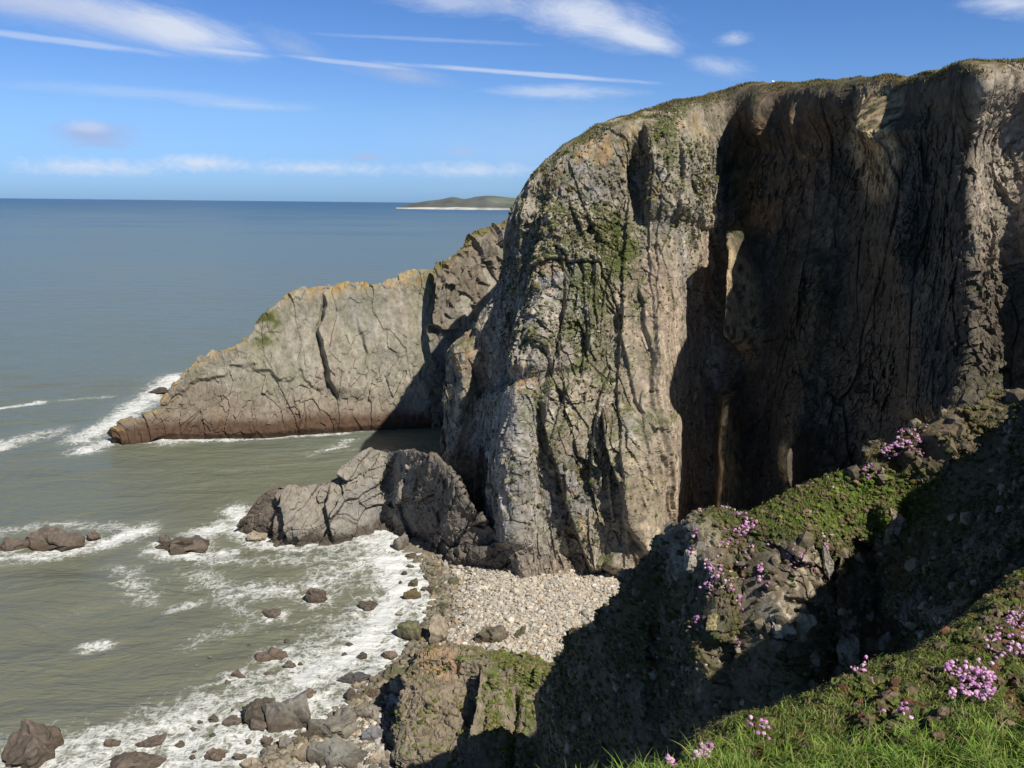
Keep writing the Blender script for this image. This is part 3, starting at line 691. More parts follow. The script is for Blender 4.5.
# fan-shaped grid: spacing grows with distance
Y, U = np.meshgrid(ya, xa, indexing='ij'); X = U*(Y*.72+18)-6*(1-ss(100, 400, Y))
P = np.stack([X.ravel(), Y.ravel(), 0*X.ravel()], 1); x_, y_ = P[:, 0], P[:, 1]
nearw = 1-ss(150, 900, y_)
swell = ridged(np.stack([x_*.35+y_*.25, y_*1.0-x_*.35, 0*x_], 1), (9, 7, 9), 601, 4)
P[:, 2] = .30*(swell-.5)*nearw+.10*fbm(P, 2.2, 610, 3)*nearw
sdist = np.where(y_ < 125, -poly_sd(x_, y_, shore_w), 500.)           # distance out to sea from the beach line
ipx, ipy = proj(P)
Fm = np.zeros(len(P))
Fm = np.maximum(Fm, .66*(1-ss(-2, 32, sdist))); Fm = np.maximum(Fm, .80*(1-ss(1, 4, sdist)))
rgn = np.interp(ipx, [-100, 0, 100, 200, 300, 360, 400, 440], [722, 706, 690, 662, 610, 560, 545, 548])
Fm = np.maximum(Fm, (.25+.40*ss(0, 60, ipy-rgn))*ss(-14, 26, ipy-rgn)*(1-ss(300, 400, -sdist)))
foam_lines = [
 ([(170, 440), (230, 440), (300, 436), (345, 433)], 1.6, .85), ([(345, 433), (400, 430)], 1.2, .5),
 ([(178, 376), (150, 396), (110, 425), (80, 440)], 4.5, .9), ([(85, 450), (130, 436), (170, 440)], 4., .8), ([(150, 400), (168, 380)], 4, .8),
 ([(0, 408), (40, 402)], 2.0, .85), ([(60, 400), (110, 396)], 2.0, .45), ([(0, 445), (60, 430)], 5, .55), ([(0, 449), (8, 447)], 2.5, .9),
 ([(0, 560), (60, 553), (100, 545), (140, 530)], 3.0, .9), ([(0, 532), (60, 524), (110, 527), (140, 527)], 3.5, .7), ([(150, 552), (205, 556), (230, 552)], 2.2, .75),
 ([(195, 535), (235, 525), (270, 545), (300, 546)], 3.2, .85), ([(235, 510), (245, 535)], 3., .75), ([(215, 560), (290, 560)], 3.5, .6),
 ([(300, 545), (360, 540), (405, 548)], 2.6, .8), ([(250, 590), (300, 590), (380, 560)], 4.0, .7), ([(310, 455), (350, 440)], 2.6, .6), ([(325, 450), (345, 446)], 1.2, .9),
 ([(385, 560), (400, 590), (378, 625), (350, 655), (300, 680)], 3.0, 1.), ([(90, 648), (105, 645)], 1.6, .95), ([(120, 570), (150, 600)], 3., .5), ([(170, 610), (200, 600)], 1.6, .6),
 ([(200, 575), (260, 620), (200, 640)], 4, .5), ([(60, 620), (120, 600)], 3, .35), ([(330, 600), (340, 580)], 5, .55),
 ([(0, 770), (60, 740), (120, 735), (200, 720), (300, 700)], 4, .72), ([(380, 420), (430, 430)], 2, .4), ([(240, 470), (300, 462), (370, 445)], 4, .35)]
for pts, wd, s_ in foam_lines: Fm = np.maximum(Fm, s_*np.exp(-(foam_line(x_, y_, pts, 0)/wd)**1.6))
for rx, ry, rr in ROCKXY:
    m_ = (np.abs(x_-rx) < 12) & (np.abs(y_-ry) < 12)
    Fm[m_] = np.maximum(Fm[m_], .85*np.exp(-(np.hypot(x_[m_]-rx, (y_[m_]-ry))/(rr+1.5))**2))
sp = np.array([atz(a, b, 0.)[:2] for a, b in SPUR_BASE[:12]]); Fm = np.maximum(Fm, .8*np.exp(-np.abs(poly_sd(x_, y_, sp))/1.8))
big = fbm(np.stack([x_, y_*.6, 0*x_], 1), 22, 640, 4)
Fm = np.maximum(Fm, .42*ss(.0, .6, big+.15)*ss(100, 200, ipx)*ss(540, 600, ipy)*(y_ < 125)); Fm = np.clip(Fm+.28*big*(Fm > .02), 0, 1)
P[:, 2] += Fm*nearw*(.22*fbm(P, 1.1, 620, 3)+.45*np.maximum(0, ridged(np.stack([x_*.5+y_*.5, y_-x_*.6, 0*x_], 1), (7, 4, 5), 630, 3)-.55))*(1-.7*(1-ss(0, 4, sdist)))
wcaps = 0
me = mesh('sea', P, gridfaces(len(ya), len(xa), True), None, True, {'foam': Fm})
m, nt, b = newmat('sea_water'); L = nt.links
geo = nd(nt, 'ShaderNodeNewGeometry'); pos = geo.outputs['Position']
sepn = nd(nt, 'ShaderNodeSeparateXYZ'); L.new(pos, sepn.inputs[0])
lg = mathn(nt, 'LOGARITHM', mathn(nt, 'MAXIMUM', sepn.outputs[1], 20.), 10.)
mpb = nd(nt, 'ShaderNodeMapping'); mpb.inputs['Scale'].default_value = (.0022, .0055, 1); L.new(pos, mpb.inputs['Vector'])
nb = nd(nt, 'ShaderNodeTexNoise', Scale=1., Detail=5., Roughness=.55); L.new(mpb.outputs[0], nb.inputs['Vector'])
mpc = nd(nt, 'ShaderNodeMapping'); mpc.inputs['Scale'].default_value = (.03, .06, 1); L.new(pos, mpc.inputs['Vector'])
nc = nd(nt, 'ShaderNodeTexNoise', Scale=1., Detail=5., Roughness=.6); L.new(mpc.outputs[0], nc.inputs['Vector'])
lgs = mathn(nt, 'ADD', lg, mathn(nt, 'ADD', mathn(nt, 'MULTIPLY', mathn(nt, 'SUBTRACT', nb.outputs['Fac'], .5), 1.7), mathn(nt, 'MULTIPLY', mathn(nt, 'SUBTRACT', nc.outputs['Fac'], .5), .5)))
cr = nd(nt, 'ShaderNodeValToRGB'); L.new(mathn(nt, 'DIVIDE', mathn(nt, 'SUBTRACT', lgs, 1.75), 2.4), cr.inputs[0])
el = cr.color_ramp.elements; el[0].position = 0; el[0].color = (.178, .18, .125, 1); el[1].position = 1.; el[1].color = (.026, .075, .125, 1)
for p_, c_ in ((.12, (.172, .182, .128)), (.22, (.165, .19, .15)), (.36, (.16, .20, .18)), (.52, (.145, .20, .195)), (.66, (.115, .175, .19)), (.80, (.06, .115, .15)), (.9, (.035, .09, .14))):
    e_ = el.new(p_); e_.color = c_+(1,)
# foam pattern
mpf = nd(nt, 'ShaderNodeMapping'); mpf.inputs['Scale'].default_value = (1, .8, .3); L.new(pos, mpf.inputs['Vector'])
nd1 = nd(nt, 'ShaderNodeTexNoise', Scale=.35, Detail=4., Roughness=.6); L.new(mpf.outputs[0], nd1.inputs['Vector'])
dv = nd(nt, 'ShaderNodeVectorMath', operation='SCALE'); dv.inputs['Scale'].default_value = 5.; L.new(nd1.outputs['Color'], dv.inputs[0])
av = nd(nt, 'ShaderNodeVectorMath', operation='ADD'); L.new(mpf.outputs[0], av.inputs[0]); L.new(dv.outputs[0], av.inputs[1])
vo = nd(nt, 'ShaderNodeTexVoronoi', feature='DISTANCE_TO_EDGE', Scale=.42); L.new(av.outputs[0], vo.inputs['Vector'])
vo2 = nd(nt, 'ShaderNodeTexVoronoi', feature='DISTANCE_TO_EDGE', Scale=1.3); L.new(av.outputs[0], vo2.inputs['Vector'])
fn = nd(nt, 'ShaderNodeTexNoise', Scale=1.6, Detail=9., Roughness=.72); L.new(mpf.outputs[0], fn.inputs['Vector'])
fn2 = nd(nt, 'ShaderNodeTexNoise', Scale=.22, Detail=5., Roughness=.6); L.new(av.outputs[0], fn2.inputs['Vector'])
net_ = mathn(nt, 'SUBTRACT', 1., mathn(nt, 'MULTIPLY', vo.outputs[0], 2.4), True)
net2 = mathn(nt, 'SUBTRACT', 1., mathn(nt, 'MULTIPLY', vo2.outputs[0], 2.4), True)
pat = mathn(nt, 'ADD', mathn(nt, 'ADD', mathn(nt, 'MULTIPLY', net_, .26), mathn(nt, 'MULTIPLY', net2, .24)), mathn(nt, 'ADD', mathn(nt, 'MULTIPLY', fn.outputs['Fac'], .42), mathn(nt, 'MULTIPLY', fn2.outputs['Fac'], .42)))
fa = nd(nt, 'ShaderNodeAttribute', attribute_name='foam')
fo = mathn(nt, 'SUBTRACT', mathn(nt, 'ADD', pat, mathn(nt, 'MULTIPLY', fa.outputs['Fac'], .70)), 1.03)
fo = mathn(nt, 'MULTIPLY', fo, 3.4, True)
fo = mathn(nt, 'MULTIPLY', fo, mathn(nt, 'MULTIPLY', fa.outputs['Fac'], 8., True))
mxc = nd(nt, 'ShaderNodeMix', data_type='RGBA'); L.new(fo, mxc.inputs['Factor']); L.new(cr.outputs[0], mxc.inputs['A']); mxc.inputs['B'].default_value = (.74, .75, .72, 1)
# milky aerated water around foam
mxm = nd(nt, 'ShaderNodeMix', data_type='RGBA'); L.new(mathn(nt, 'MULTIPLY', fa.outputs['Fac'], .28), mxm.inputs['Factor']); L.new(cr.outputs[0], mxm.inputs['A']); mxm.inputs['B'].default_value = (.40, .40, .30, 1)
L.new(mxm.outputs['Result'], mxc.inputs['A']); L.new(mxc.outputs['Result'], b.inputs['Base Color'])
rg = mathn(nt, 'ADD', mathn(nt, 'MULTIPLY', fo, .6), .28); L.new(rg, b.inputs['Roughness']); b.inputs['IOR'].default_value = 1.33; b.inputs['Specular IOR Level'].default_value = .5
mpw = nd(nt, 'ShaderNodeMapping'); mpw.inputs['Scale'].default_value = (.45, 1., 1); mpw.inputs['Rotation'].default_value = (0, 0, math.radians(-18)); L.new(pos, mpw.inputs['Vector'])
wn = nd(nt, 'ShaderNodeTexNoise', Scale=.9, Detail=7., Roughness=.62, Distortion=.6); L.new(mpw.outputs[0], wn.inputs['Vector'])
wn2 = nd(nt, 'ShaderNodeTexNoise', Scale=.12, Detail=6., Roughness=.6, Distortion=.5); L.new(mpw.outputs[0], wn2.inputs['Vector'])
hh = mathn(nt, 'ADD', mathn(nt, 'MULTIPLY', wn.outputs['Fac'], .35), mathn(nt, 'ADD', mathn(nt, 'MULTIPLY', wn2.outputs['Fac'], 2.2), mathn(nt, 'MULTIPLY', fo, .12)))
bp = nd(nt, 'ShaderNodeBump', Strength=.75, Distance=1.); L.new(hh, bp.inputs['Height']); L.new(bp.outputs[0], b.inputs['Normal'])
link('sea', me, m, kind='structure', label='green grey sea with surf breaking in the bay')

# ================================================================ FAR HILLS
cols = []
for tx, ty, by in [(396, 207.6, 208.6), (404, 206, 208.8), (414, 203.5, 209), (426, 201.5, 209.2), (440, 200, 209.4), (452, 197.6, 209.6), (464, 199.5, 209.8), (476, 197.6, 209.8), (488, 196.6, 210), (500, 197.2, 210), (515, 198.5, 210.2), (560, 197, 210.6), (640, 195, 211.5)]:
    B = atz(tx, by, 0.); Y0 = B[1]; T = at(tx, ty, Y0+900)
    row = [B+np.array([0, -30, -10]), B, B+(T-B)*.12+np.array([0, 0, 9.]), B+(T-B)*.5, T, T+np.array([0, 1500, -T[2]-20])]
    cols.append([(lambda a: (float(a[0][0]), float(a[1][0]), float(Q[1])))(proj(Q[None])) for Q in row])
n = Net(cols, .5, rw=[4, 4, 6, 4, 1]); n.disp(8*fbm(n.P, 250, 701, 4)*ss(1.5, 2.2, n.rowpos), [0, 0, 1.]); P = n.P
n5 = fbm(P, 400, 703, 3)
col = np.ones((len(P), 1))*np.array([.135, .145, .13]); col = mix(col, [.17, .195, .145], ss(.0, .4, n5)*ss(480, 505, n.px)); col = mix(col, [.12, .095, .06], ss(0, .5, -n5)*.6)
col = mix(col, [.62, .60, .55], (1-ss(1.5, 1.9, n.rowpos+.6*n5))*(1-ss(420, 520, n.px)*.5))
link('hills', mesh('far_hills', P, n.faces(), col), M_hill, kind='structure', label='distant low green hills across the bay')

# ================================================================ NEAR BUTTRESS (two slabs above the shore)
def bt(px_, py_, Y_): return (px_, py_, Y_)
cols = []
for tx, ty, bx, Yt, Yb in [(410, 670, 392, 67.5, 63.5), (420, 656, 394, 68, 61), (440, 649, 402, 68.5, 58.5), (462, 649, 428, 68.5, 58), (484, 655, 455, 68, 58), (505, 657, 485, 67.5, 57), (528, 662, 520, 66.5, 56), (545, 668, 545, 66, 55), (575, 665, 585, 65, 55)]:
    T = at(tx, ty, Yt); Bz = 1.0; by = cz(bx, Yb, Bz); B = at(bx, by, Yb)
    row = [B+np.array([0, -2, -3]), B]+[B+(T-B)*t+np.array([0, -.5*math.sin(3.1*t), .9*math.sin(3.1*t)]) for t in (.25, .5, .75)]+[T, T+np.array([0, 2.5, -1.2]), T+np.array([0, 6, -8])]
    cols.append([(lambda a: (float(a[0][0]), float(a[1][0]), float(Q[1])))(proj(Q[None])) for Q in row])
c0 = [(lambda Q: (lambda a: (float(a[0][0]), float(a[1][0]), float(Q[1])))(proj(Q[None])))(at(*q)+np.array([1.5, 3.5, -5.])) for q in cols[0]]
n = Net([c0]+cols, .8); px, py = n.px+fbm(n.P, 3, 801, 3)*6, n.py
Pw = warp(n.P, 3, .5, 803); f1, e1, _ = facet(Pw, (3, 3, 5), 81); f2, e2, _ = facet(Pw, (1.1, 1.1, 1.6), 82); f3, e3, _ = facet(n.P, .4, 83)
D = .30*f1+.22*f2+.12*f3+.14*fbm(n.P, .3, 85, 3)+.1*fbm(n.P, .9, 88, 3)
D += 2.3*step_s(px, py, [(486, 662), (484, 700), (478, 740), (470, 830)], 34, 1.)*ss(.5, 1, n.rowpos)
D -= 1.2*rib(px, py, [(515, 690), (518, 720), (508, 790)], 4)
D += 1.2*step_s(px, py, [(545, 690), (530, 730), (520, 800)], 10)*0
n.disp(D); P = n.P; N = n.normals(); n5 = fbm(P, 1.6, 86, 4); n6 = fbm(P, .5, 87, 3)
col = rockcol(P, N, 800)*np.array([.85, .85, .8]); col = mix(col, [.25, .205, .145], .6*np.ones(len(P)))
col = mix(col, [.42, .28, .17], blob(px, py, 440, 662, 22, 16, .3)*ss(-.4, .1, n6)*.9)
col = mix(col, [.10, .13, .03], np.clip(ss(482, 500, px)*ss(-.1, .3, n5+.8*n6)*(1-ss(720, 800, py)*.4)+ss(.1, .4, n6)*.3*ss(-.1, .3, n5), 0, 1)*.85)
link('rock_buttress', mesh('buttress', P, n.faces(), col), M_rock, label='cracked rock buttress split into slabs above the boulder shore', cat='rock buttress')
butt = n; butt_px, butt_py = px, py

# ================================================================ CRAG AND GRASS SLOPE (near land)
cr_cols = [
 [(533, 700, 56), (537, 725, 54), (545, 760, 51), (560, 800, 48), (575, 860, 44)],
 [(560, 656, 46), (558, 690, 45.5), (562, 730, 44.5), (578, 775, 42), (595, 850, 39)],
 [(602, 612, 36), (600, 645, 36.5), (602, 690, 37), (612, 755, 36), (620, 850, 34)],
 [(640, 572, 32.5), (640, 605, 33), (638, 650, 34), (640, 720, 34), (645, 840, 32)],
 [(660, 540, 31.5), (662, 585, 32), (662, 640, 33.5), (665, 710, 33.5), (670, 830, 31)],
 [(690, 519, 30.5), (693, 550, 29.3), (698, 598, 28.3), (700, 665, 28.), (705, 830, 27.5)],
 [(745, 513, 30.5), (748, 545, 28.9), (750, 598, 27.8), (745, 665, 27.), (745, 850, 26)],
 [(800, 488, 30.5), (797, 535, 28.5), (792, 590, 27.2), (792, 655, 26.2), (790, 840, 25)],
 [(850, 465, 30.5), (850, 510, 29.6), (848, 570, 28.6), (852, 640, 27.4), (855, 780, 23.5)],
 [(900, 440, 30.3), (897, 490, 29.8), (898, 550, 29.2), (902, 620, 27.8), (905, 740, 22)],
 [(960, 412, 30), (950, 460, 29.3), (945, 520, 28), (950, 585, 24.5), (955, 690, 13)],
 [(1024, 392, 30), (1015, 450, 28), (1010, 510, 25), (1015, 560, 19.5), (1020, 650, 10)],
 [(1120, 425, 22), (1120, 465, 18.5), (1120, 520, 15.5), (1120, 560, 12.5), (1120, 620, 8.5)],
 [(1320, 500, 17), (1320, 520, 14), (1320, 540, 11.5), (1320, 570, 9), (1320, 610, 7)],
]
cols = []
for c in cr_cols:
    T = at(*c[0]); b1 = T+np.array([.2, 1.3, -1.6]); b2 = T+np.array([.4, 3.2, -13.]); b3 = T+np.array([1, 5, -40.])
    row = []
    for Q in (b3, b2, b1):
        x, y = proj(Q[None]); row.append((float(x[0]), float(y[0]), Q[1]))
    cols.append(row+c)
n = Net(cols, .75, cw=[1]*7+[1.3, 2, 3.5, 4, 2.5, .5], rw=[.15, .25, 2., 1, 1, 1, .8]); px, py = n.px+fbm(n.P, 2.5, 901, 3)*5, n.py+fbm(n.P, 2.5, 903, 3)*5
Pw = warp(n.P, 2, .4, 905); Pr = rot(Pw, 30, 30); f1, e1, _ = facet(Pr, (3, 3, 4.5), 91); f2, e2, _ = facet(Pr, (1.1, 1.1, 1.7), 92); f3, e3, _ = facet(Pw, .4, 93)
dep = n.P[:, 1]; ssz = np.clip(dep/28, .45, 2)
smoothv = blob(px, py, 830, 505, 120, 34, .4)      # turf band under the crest
kk = 1-.75*smoothv
D = kk*(.55*f1+.38*f2+.16*f3)*np.minimum(ssz, 1.3)-(1-ss(0, .05, e1))*.15*kk+.06*fbm(n.P, .25, 95, 3)+.10*fbm(n.P, .8, 96, 3)
for pts, a, wd in [([(688, 520), (675, 560), (690, 590)], 1.0, 30), ([(762, 590), (770, 620), (800, 650)], 1.4, 30), ([(838, 540), (838, 600), (846, 680)], 1.6, 30), ([(870, 500), (890, 560), (900, 640)], 1.5, 26)]:
    D += a*step_s(px, py, pts, wd)*.45
D -= 1.2*rib(px, py, [(800, 600), (822, 640), (835, 700)], 14)+1.6*rib(px, py, [(925, 500), (930, 560), (935, 640)], 18)
D = D*(.25+.75*ss(1.9, 3.0, n.rowpos))*np.clip(.11/n.cell, .2, 1)
dd_ = n.N*.4+np.array([0, -.6, .25]); dd_ /= np.linalg.norm(dd_, axis=1, keepdims=True)
n.disp(D, dd_); P = n.P; N = n.normals(); n5 = fbm(P, 1.4, 97, 4); n6 = fbm(P, .35, 98, 3)
col = rockcol(P*3, N, 900)*np.array([.66, .60, .52]); col = mix(col, [.16, .13, .09], .35*np.ones(len(P)))
pale = blob(px, py, 690, 545, 30, 34)+blob(px, py, 785, 612, 36, 34)+blob(px, py, 855, 625, 22, 50)+blob(px, py, 880, 520, 26, 50)*.6+blob(px, py, 812, 565, 12, 30)
col = mix(col, [.42, .37, .28], np.clip(pale, 0, 1)*ss(-.3, .1, n6+.6*n5)*.9)
vg = np.clip(.45+1.1*smoothv+.5*ss(.35, .8, N[:, 2])-1.0*np.clip(pale, 0, 1)*.7+.9*n5, 0, 1)
gc = mix(np.ones((len(P), 1))*np.array([.075, .088, .025]), [.14, .105, .045], ss(-.1, .4, n6+n5*.4)); gc = mix(gc, [.11, .17, .025], smoothv*ss(-.2, .3, n5))
col = col*(1-vg[:, None])+gc*vg[:, None]
link('crag', mesh('crag', P, n.faces(), col), M_near, kind='structure', label='rocky ridge with turf and pink thrift falling to the beach')
crag = n; crag_vg = vg; crag_px, crag_py = px, py; crag_smooth = smoothv

def on_slope(px_, py_):
    d = ray(px_, py_); q = (43.4-.2-45)/(d[2]+.26*d[1]-.10*d[0]); Y_ = d[1]*q
    if Y_ < 0 or Y_ > 8.5: Y_ = 8.5
    return (px_, py_, float(Y_))
def on_net(net, x, y):
    ax, ay = proj(net.P); nn_ = net.normals(); dd = (ax-x)**2+(ay-y)**2
    c_ = np.where(dd < dd.min()+9)[0]; k_ = c_[np.argmin(net.P[c_, 1])]; return net.P[k_], nn_[k_]
for q, (x, y, w_, h_, tone, lab) in enumerate([
 (690, 548, 44, 40, PL, 'pale blocky outcrop at the tip of the near ridge above the beach'),
 (668, 560, 22, 34, TN, 'tall tan block at the outermost corner of the near ridge'),
 (776, 622, 42, 34, (.47, .42, .32), 'cream wedge of rock jutting from the middle of the near ridge'),
 (806, 602, 30, 42, (.45, .40, .31), 'cream upright rock behind the jutting wedge on the near ridge'),
 (822, 655, 26, 26, TN, 'tan rock just below the cream upright rock on the near ridge'),
 (856, 640, 26, 62, (.38, .33, .26), 'long tan rib of rock right of the cream rocks'),
 (872, 612, 10, 24, PL, 'narrow pale stone above the long tan rib'),
 (886, 635, 12, 22, PL, 'small pale stone leaning at the right of the long tan rib'),
 (826, 560, 12, 34, PL, 'thin upright pale slab in the turf of the near ridge'),
 (885, 525, 26, 50, TN, 'tan knob of rock high on the near ridge below the crest'),
 (915, 470, 20, 18, PL, 'pale block near the top of the turf band on the ridge crest'),
 (708, 618, 14, 18, (.42, .36, .18), 'small yellowish stone in the thrift on the shaded ridge side'),
 (757, 574, 20, 18, GR, 'grey slab lying among the thrift of the near ridge'),
 (735, 716, 20, 26, TN, 'small tan stack of rock poking up just beyond the grassy rim'),
 (905, 600, 22, 40, (.2, .17, .13), 'brown shaded rock in the gully right of the long tan rib'),
 (548, 610, 0, 0, TN, '')]):
    if not w_: continue
    p_, n_ = on_net(n, x, y+h_*.15); s_ = np.linalg.norm(p_-np.array([0, 0, H]))/FP
    me_ = boulder_mesh('outcrop', 5000+q, w_*s_*.55, w_*s_*.45, h_*s_*.55, tone, wet=False, sub=5, planes=26)
    o = link('outcrop_rock', me_, M_near, label=lab, cat='rock', group='pale rocks on the near ridge'); o.location = tuple(p_+n_*w_*s_*.3); o.rotation_euler = (random.uniform(-.2, .2), random.uniform(-.35, .35), random.uniform(-.4, .4))
gs = [[on_slope(*q) for q in c] for c in [
 [(560, 800), (560, 860), (560, 960), (560, 1200)], [(632, 769), (640, 800), (650, 880), (650, 1100)],
 [(690, 748), (695, 765), (700, 830), (700, 1000)], [(722, 722), (730, 745), (740, 790), (750, 950)],
 [(780, 700), (790, 725), (800, 775), (810, 950)], [(850, 682), (855, 710), (860, 765), (870, 950)],
 [(920, 652), (925, 690), (930, 755), (940, 950)], [(970, 622), (970, 672), (975, 745), (985, 950)],
 [(1030, 575), (1030, 640), (1035, 730), (1045, 950)], [(1150, 520), (1150, 590), (1150, 700), (1150, 950)],
 [(1450, 470), (1450, 530), (1450, 650), (1450, 950)]]]
cols = []
for c in gs:
    T = at(*c[0]); row = []
    for Q in (T+np.array([-1.0, 4.5, -9]), T+np.array([-.4, 1.2, -2.2]), T+np.array([-.1, .35, -.35])):
        x, y = proj(Q[None]); row.append((float(x[0]), float(y[0]), Q[1]))
    cols.append(row+c)
n = Net(cols, 1.1, cw=[1]*8+[.4, .15], rw=[.3, 1, 1, 1, 1, .6]); px, py = n.px, n.py
D = .10*fbm(n.P, .8, 951, 3)+.055*ss(0, .5, facet(n.P, .28, 952)[1])+.02*fbm(n.P, .08, 953, 3)
n.disp(D); P = n.P; n5 = fbm(P, .5, 955, 3); n6 = fbm(P, .12, 956, 3)
col = np.ones((len(P), 1))*np.array([.085, .10, .028]); col = mix(col, [.14, .15, .035], ss(0, .4, n5)); col = mix(col, [.12, .075, .035], ss(.1, .5, n6)*.5)
col = mix(col, [.10, .075, .045], 1-ss(1.9, 2.6, n.rowpos))
link('ground', mesh('grass_slope', P, n.faces(), col), M_turf, kind='structure', label='grassy slope at the viewpoint')
slope = n

# hillside rising to the right and behind the viewpoint
a_ = np.linspace(0, 1, 110)**1.6; yv = np.concatenate([np.linspace(-140, -8, 50), np.linspace(-7, 34, 70)])
A_, Y = np.meshgrid(a_, yv, indexing='ij'); x0_ = np.where(Y > 0, .70*Y+2.2, 2.2-.12*Y); X = x0_+A_*150
zb_ = 43.3-1.2*ss(0, 6, Y)+.0*Y; Zh = zb_-.5+np.minimum((X-x0_)*.16+np.maximum(-Y-2, 0)*.10, 9+0*X)-(1-ss(0, .6, X-x0_))*.6
P = np.stack([X.ravel(), Y.ravel(), Zh.ravel()], 1); P[:, 2] += (.35*fbm(P, 6, 961, 4)+.12*fbm(P, 1.2, 962, 3))*np.clip((P[:, 0]-x0_.ravel())/2, 0, 1)
col = np.ones((len(P), 1))*np.array([.10, .11, .035])
HS = P
link('hillside', mesh('hillside', P, gridfaces(len(a_), len(yv)), col), M_turf, kind='structure', label='grassy hillside rising beside the viewpoint')

# ================================================================ GRASS, THRIFT
def blades(pos, nrm, length, width, colr, lean=.5, seg=3):
    n_ = len(pos); a = rng.uniform(0, 6.28, n_); side = np.stack([np.cos(a), np.sin(a), 0*a], 1)
    b_ = rng.uniform(0, 6.28, n_); ld = np.stack([np.cos(b_), np.sin(b_), 0*b_], 1)*(rng.uniform(.1, 1, n_)*lean)[:, None]
    up = nrm*.5+np.array([0, 0, .8]); up /= np.linalg.norm(up, axis=1, keepdims=True)
    Vs = []; 
    for k_ in range(seg+1):
        t = k_/seg; c = pos+(up*t+ld*t*t)*length[:, None]-np.array([0, 0, .35])*(t**3*length*lean)[:, None]
        w_ = width*(1-t**1.6)*.5+width*.02; Vs += [c-side*w_[:, None], c+side*w_[:, None]]
    V = np.stack(Vs, 1); base_ = (np.arange(n_)*(2*(seg+1)))[:, None, None]
    f_ = np.array([[2*k_, 2*k_+1, 2*k_+3, 2*k_+2] for k_ in range(seg)])[None]+base_
    tt = np.repeat(np.linspace(.65, 1.25, seg+1), 2)[None, :, None]
    return V.reshape(-1, 3), f_.reshape(-1, 4), (colr[:, None]*tt).reshape(-1, 3)
def pick(net, wgt, count):
    G = net.P.reshape(net.n, net.m, 3); A_ = np.linalg.norm(np.cross(np.gradient(G, axis=0), np.gradient(G, axis=1)), axis=-1).ravel()
    w_ = np.maximum(wgt, 0)*A_; w_ = w_/w_.sum(); i_ = rng.choice(len(w_), count, p=w_)
    return i_
def gcol(n_, base_, var=.3):
    base_ = np.asarray(base_, float); return base_[rng.integers(0, len(base_), n_)]*rng.uniform(1-var, 1+var, (n_, 1))
i = pick(slope, (slope.rowpos > 2.6)*(slope.px > 560)*(slope.px < 1180)*(slope.py < 1000)/np.maximum(slope.P[:, 1], 1.5)**1.2*(.3+ss(715, 765, slope.py)), 60000)
pos = slope.P[i]+rng.normal(0, .015, (len(i), 3))*[1, 1, 0]; nr = slope.normals()[i]
tall = ss(700, 760, slope.py[i])
V, Fa, cv = blades(pos, nr, rng.uniform(.03, .07, len(i))*(1+1.9*tall), rng.uniform(.003, .0075, len(i)), gcol(len(i), [(.15, .27, .03), (.20, .32, .045), (.10, .20, .03), (.28, .28, .08), (.23, .32, .06)]), .7)
link('grass', mesh('grass', V, Fa, cv), M_grass, kind='stuff', label='bright green grass growing on the slope at the viewpoint', cat='grass')
i = pick(slope, (slope.rowpos > 2.4)*(slope.px > 560)*(slope.px < 1150)*(1-ss(735, 790, slope.py))*ss(-.2, .2, fbm(slope.P, .35, 996, 2)), 3200)
V, Fa, cv = scatter_shapes(*I2, slope.P[i]+rng.normal(0, .006, (len(i), 3)), rng.uniform(.012, .042, len(i)), gcol(len(i), [(.13, .16, .035), (.20, .15, .09), (.16, .18, .05), (.24, .17, .12), (.10, .11, .04), (.15, .12, .06), (.19, .09, .05)]), .2, .6)
link('turf_cushions', mesh('turf_cushions', V, Fa, cv), M_near, kind='stuff', label='small rounded cushions of thrift leaves and moss on the grassy slope', cat='turf')
# cushion turf leaves: short, on the upper part of the slope
i = pick(slope, (slope.rowpos > 2.3)*(slope.rowpos < 5)*(slope.px > 560)*(slope.px < 1150)*(slope.py < 800)/np.maximum(slope.P[:, 1], 1.5)**.7, 70000)
pos = slope.P[i]+rng.normal(0, .02, (len(i), 3))*[1, 1, .2]; nr = slope.normals()[i]
V, Fa, cv = blades(pos, nr, rng.uniform(.012, .035, len(i)), rng.uniform(.005, .010, len(i)), gcol(len(i), [(.17, .22, .04), (.22, .25, .06), (.14, .18, .04), (.22, .15, .08), (.28, .23, .11)]), .9, 2)
link('turf_leaves', mesh('turf_leaves', V, Fa, cv), M_grass, kind='stuff', label='low cushiony turf along the edge of the grassy slope', cat='turf')
hq = HS[(HS[:, 1] > -4) & (HS[:, 1] < 14) & (HS[:, 0] < 22)]; i = rng.integers(0, len(hq), 16000); pos = hq[i]+rng.normal(0, .25, (len(i), 3))*[1, 1, .08]
V, Fa, cv = blades(pos, np.tile([[0, 0, 1.]], (len(i), 1)), rng.uniform(.12, .3, len(i)), rng.uniform(.01, .025, len(i)), gcol(len(i), [(.12, .17, .03), (.17, .18, .05), (.20, .17, .08)]), .8, 2)
link('hillside_grass', mesh('hillside_grass', V, Fa, cv), M_grass, kind='stuff', label='rough grass on the hillside beside the viewpoint', cat='grass')
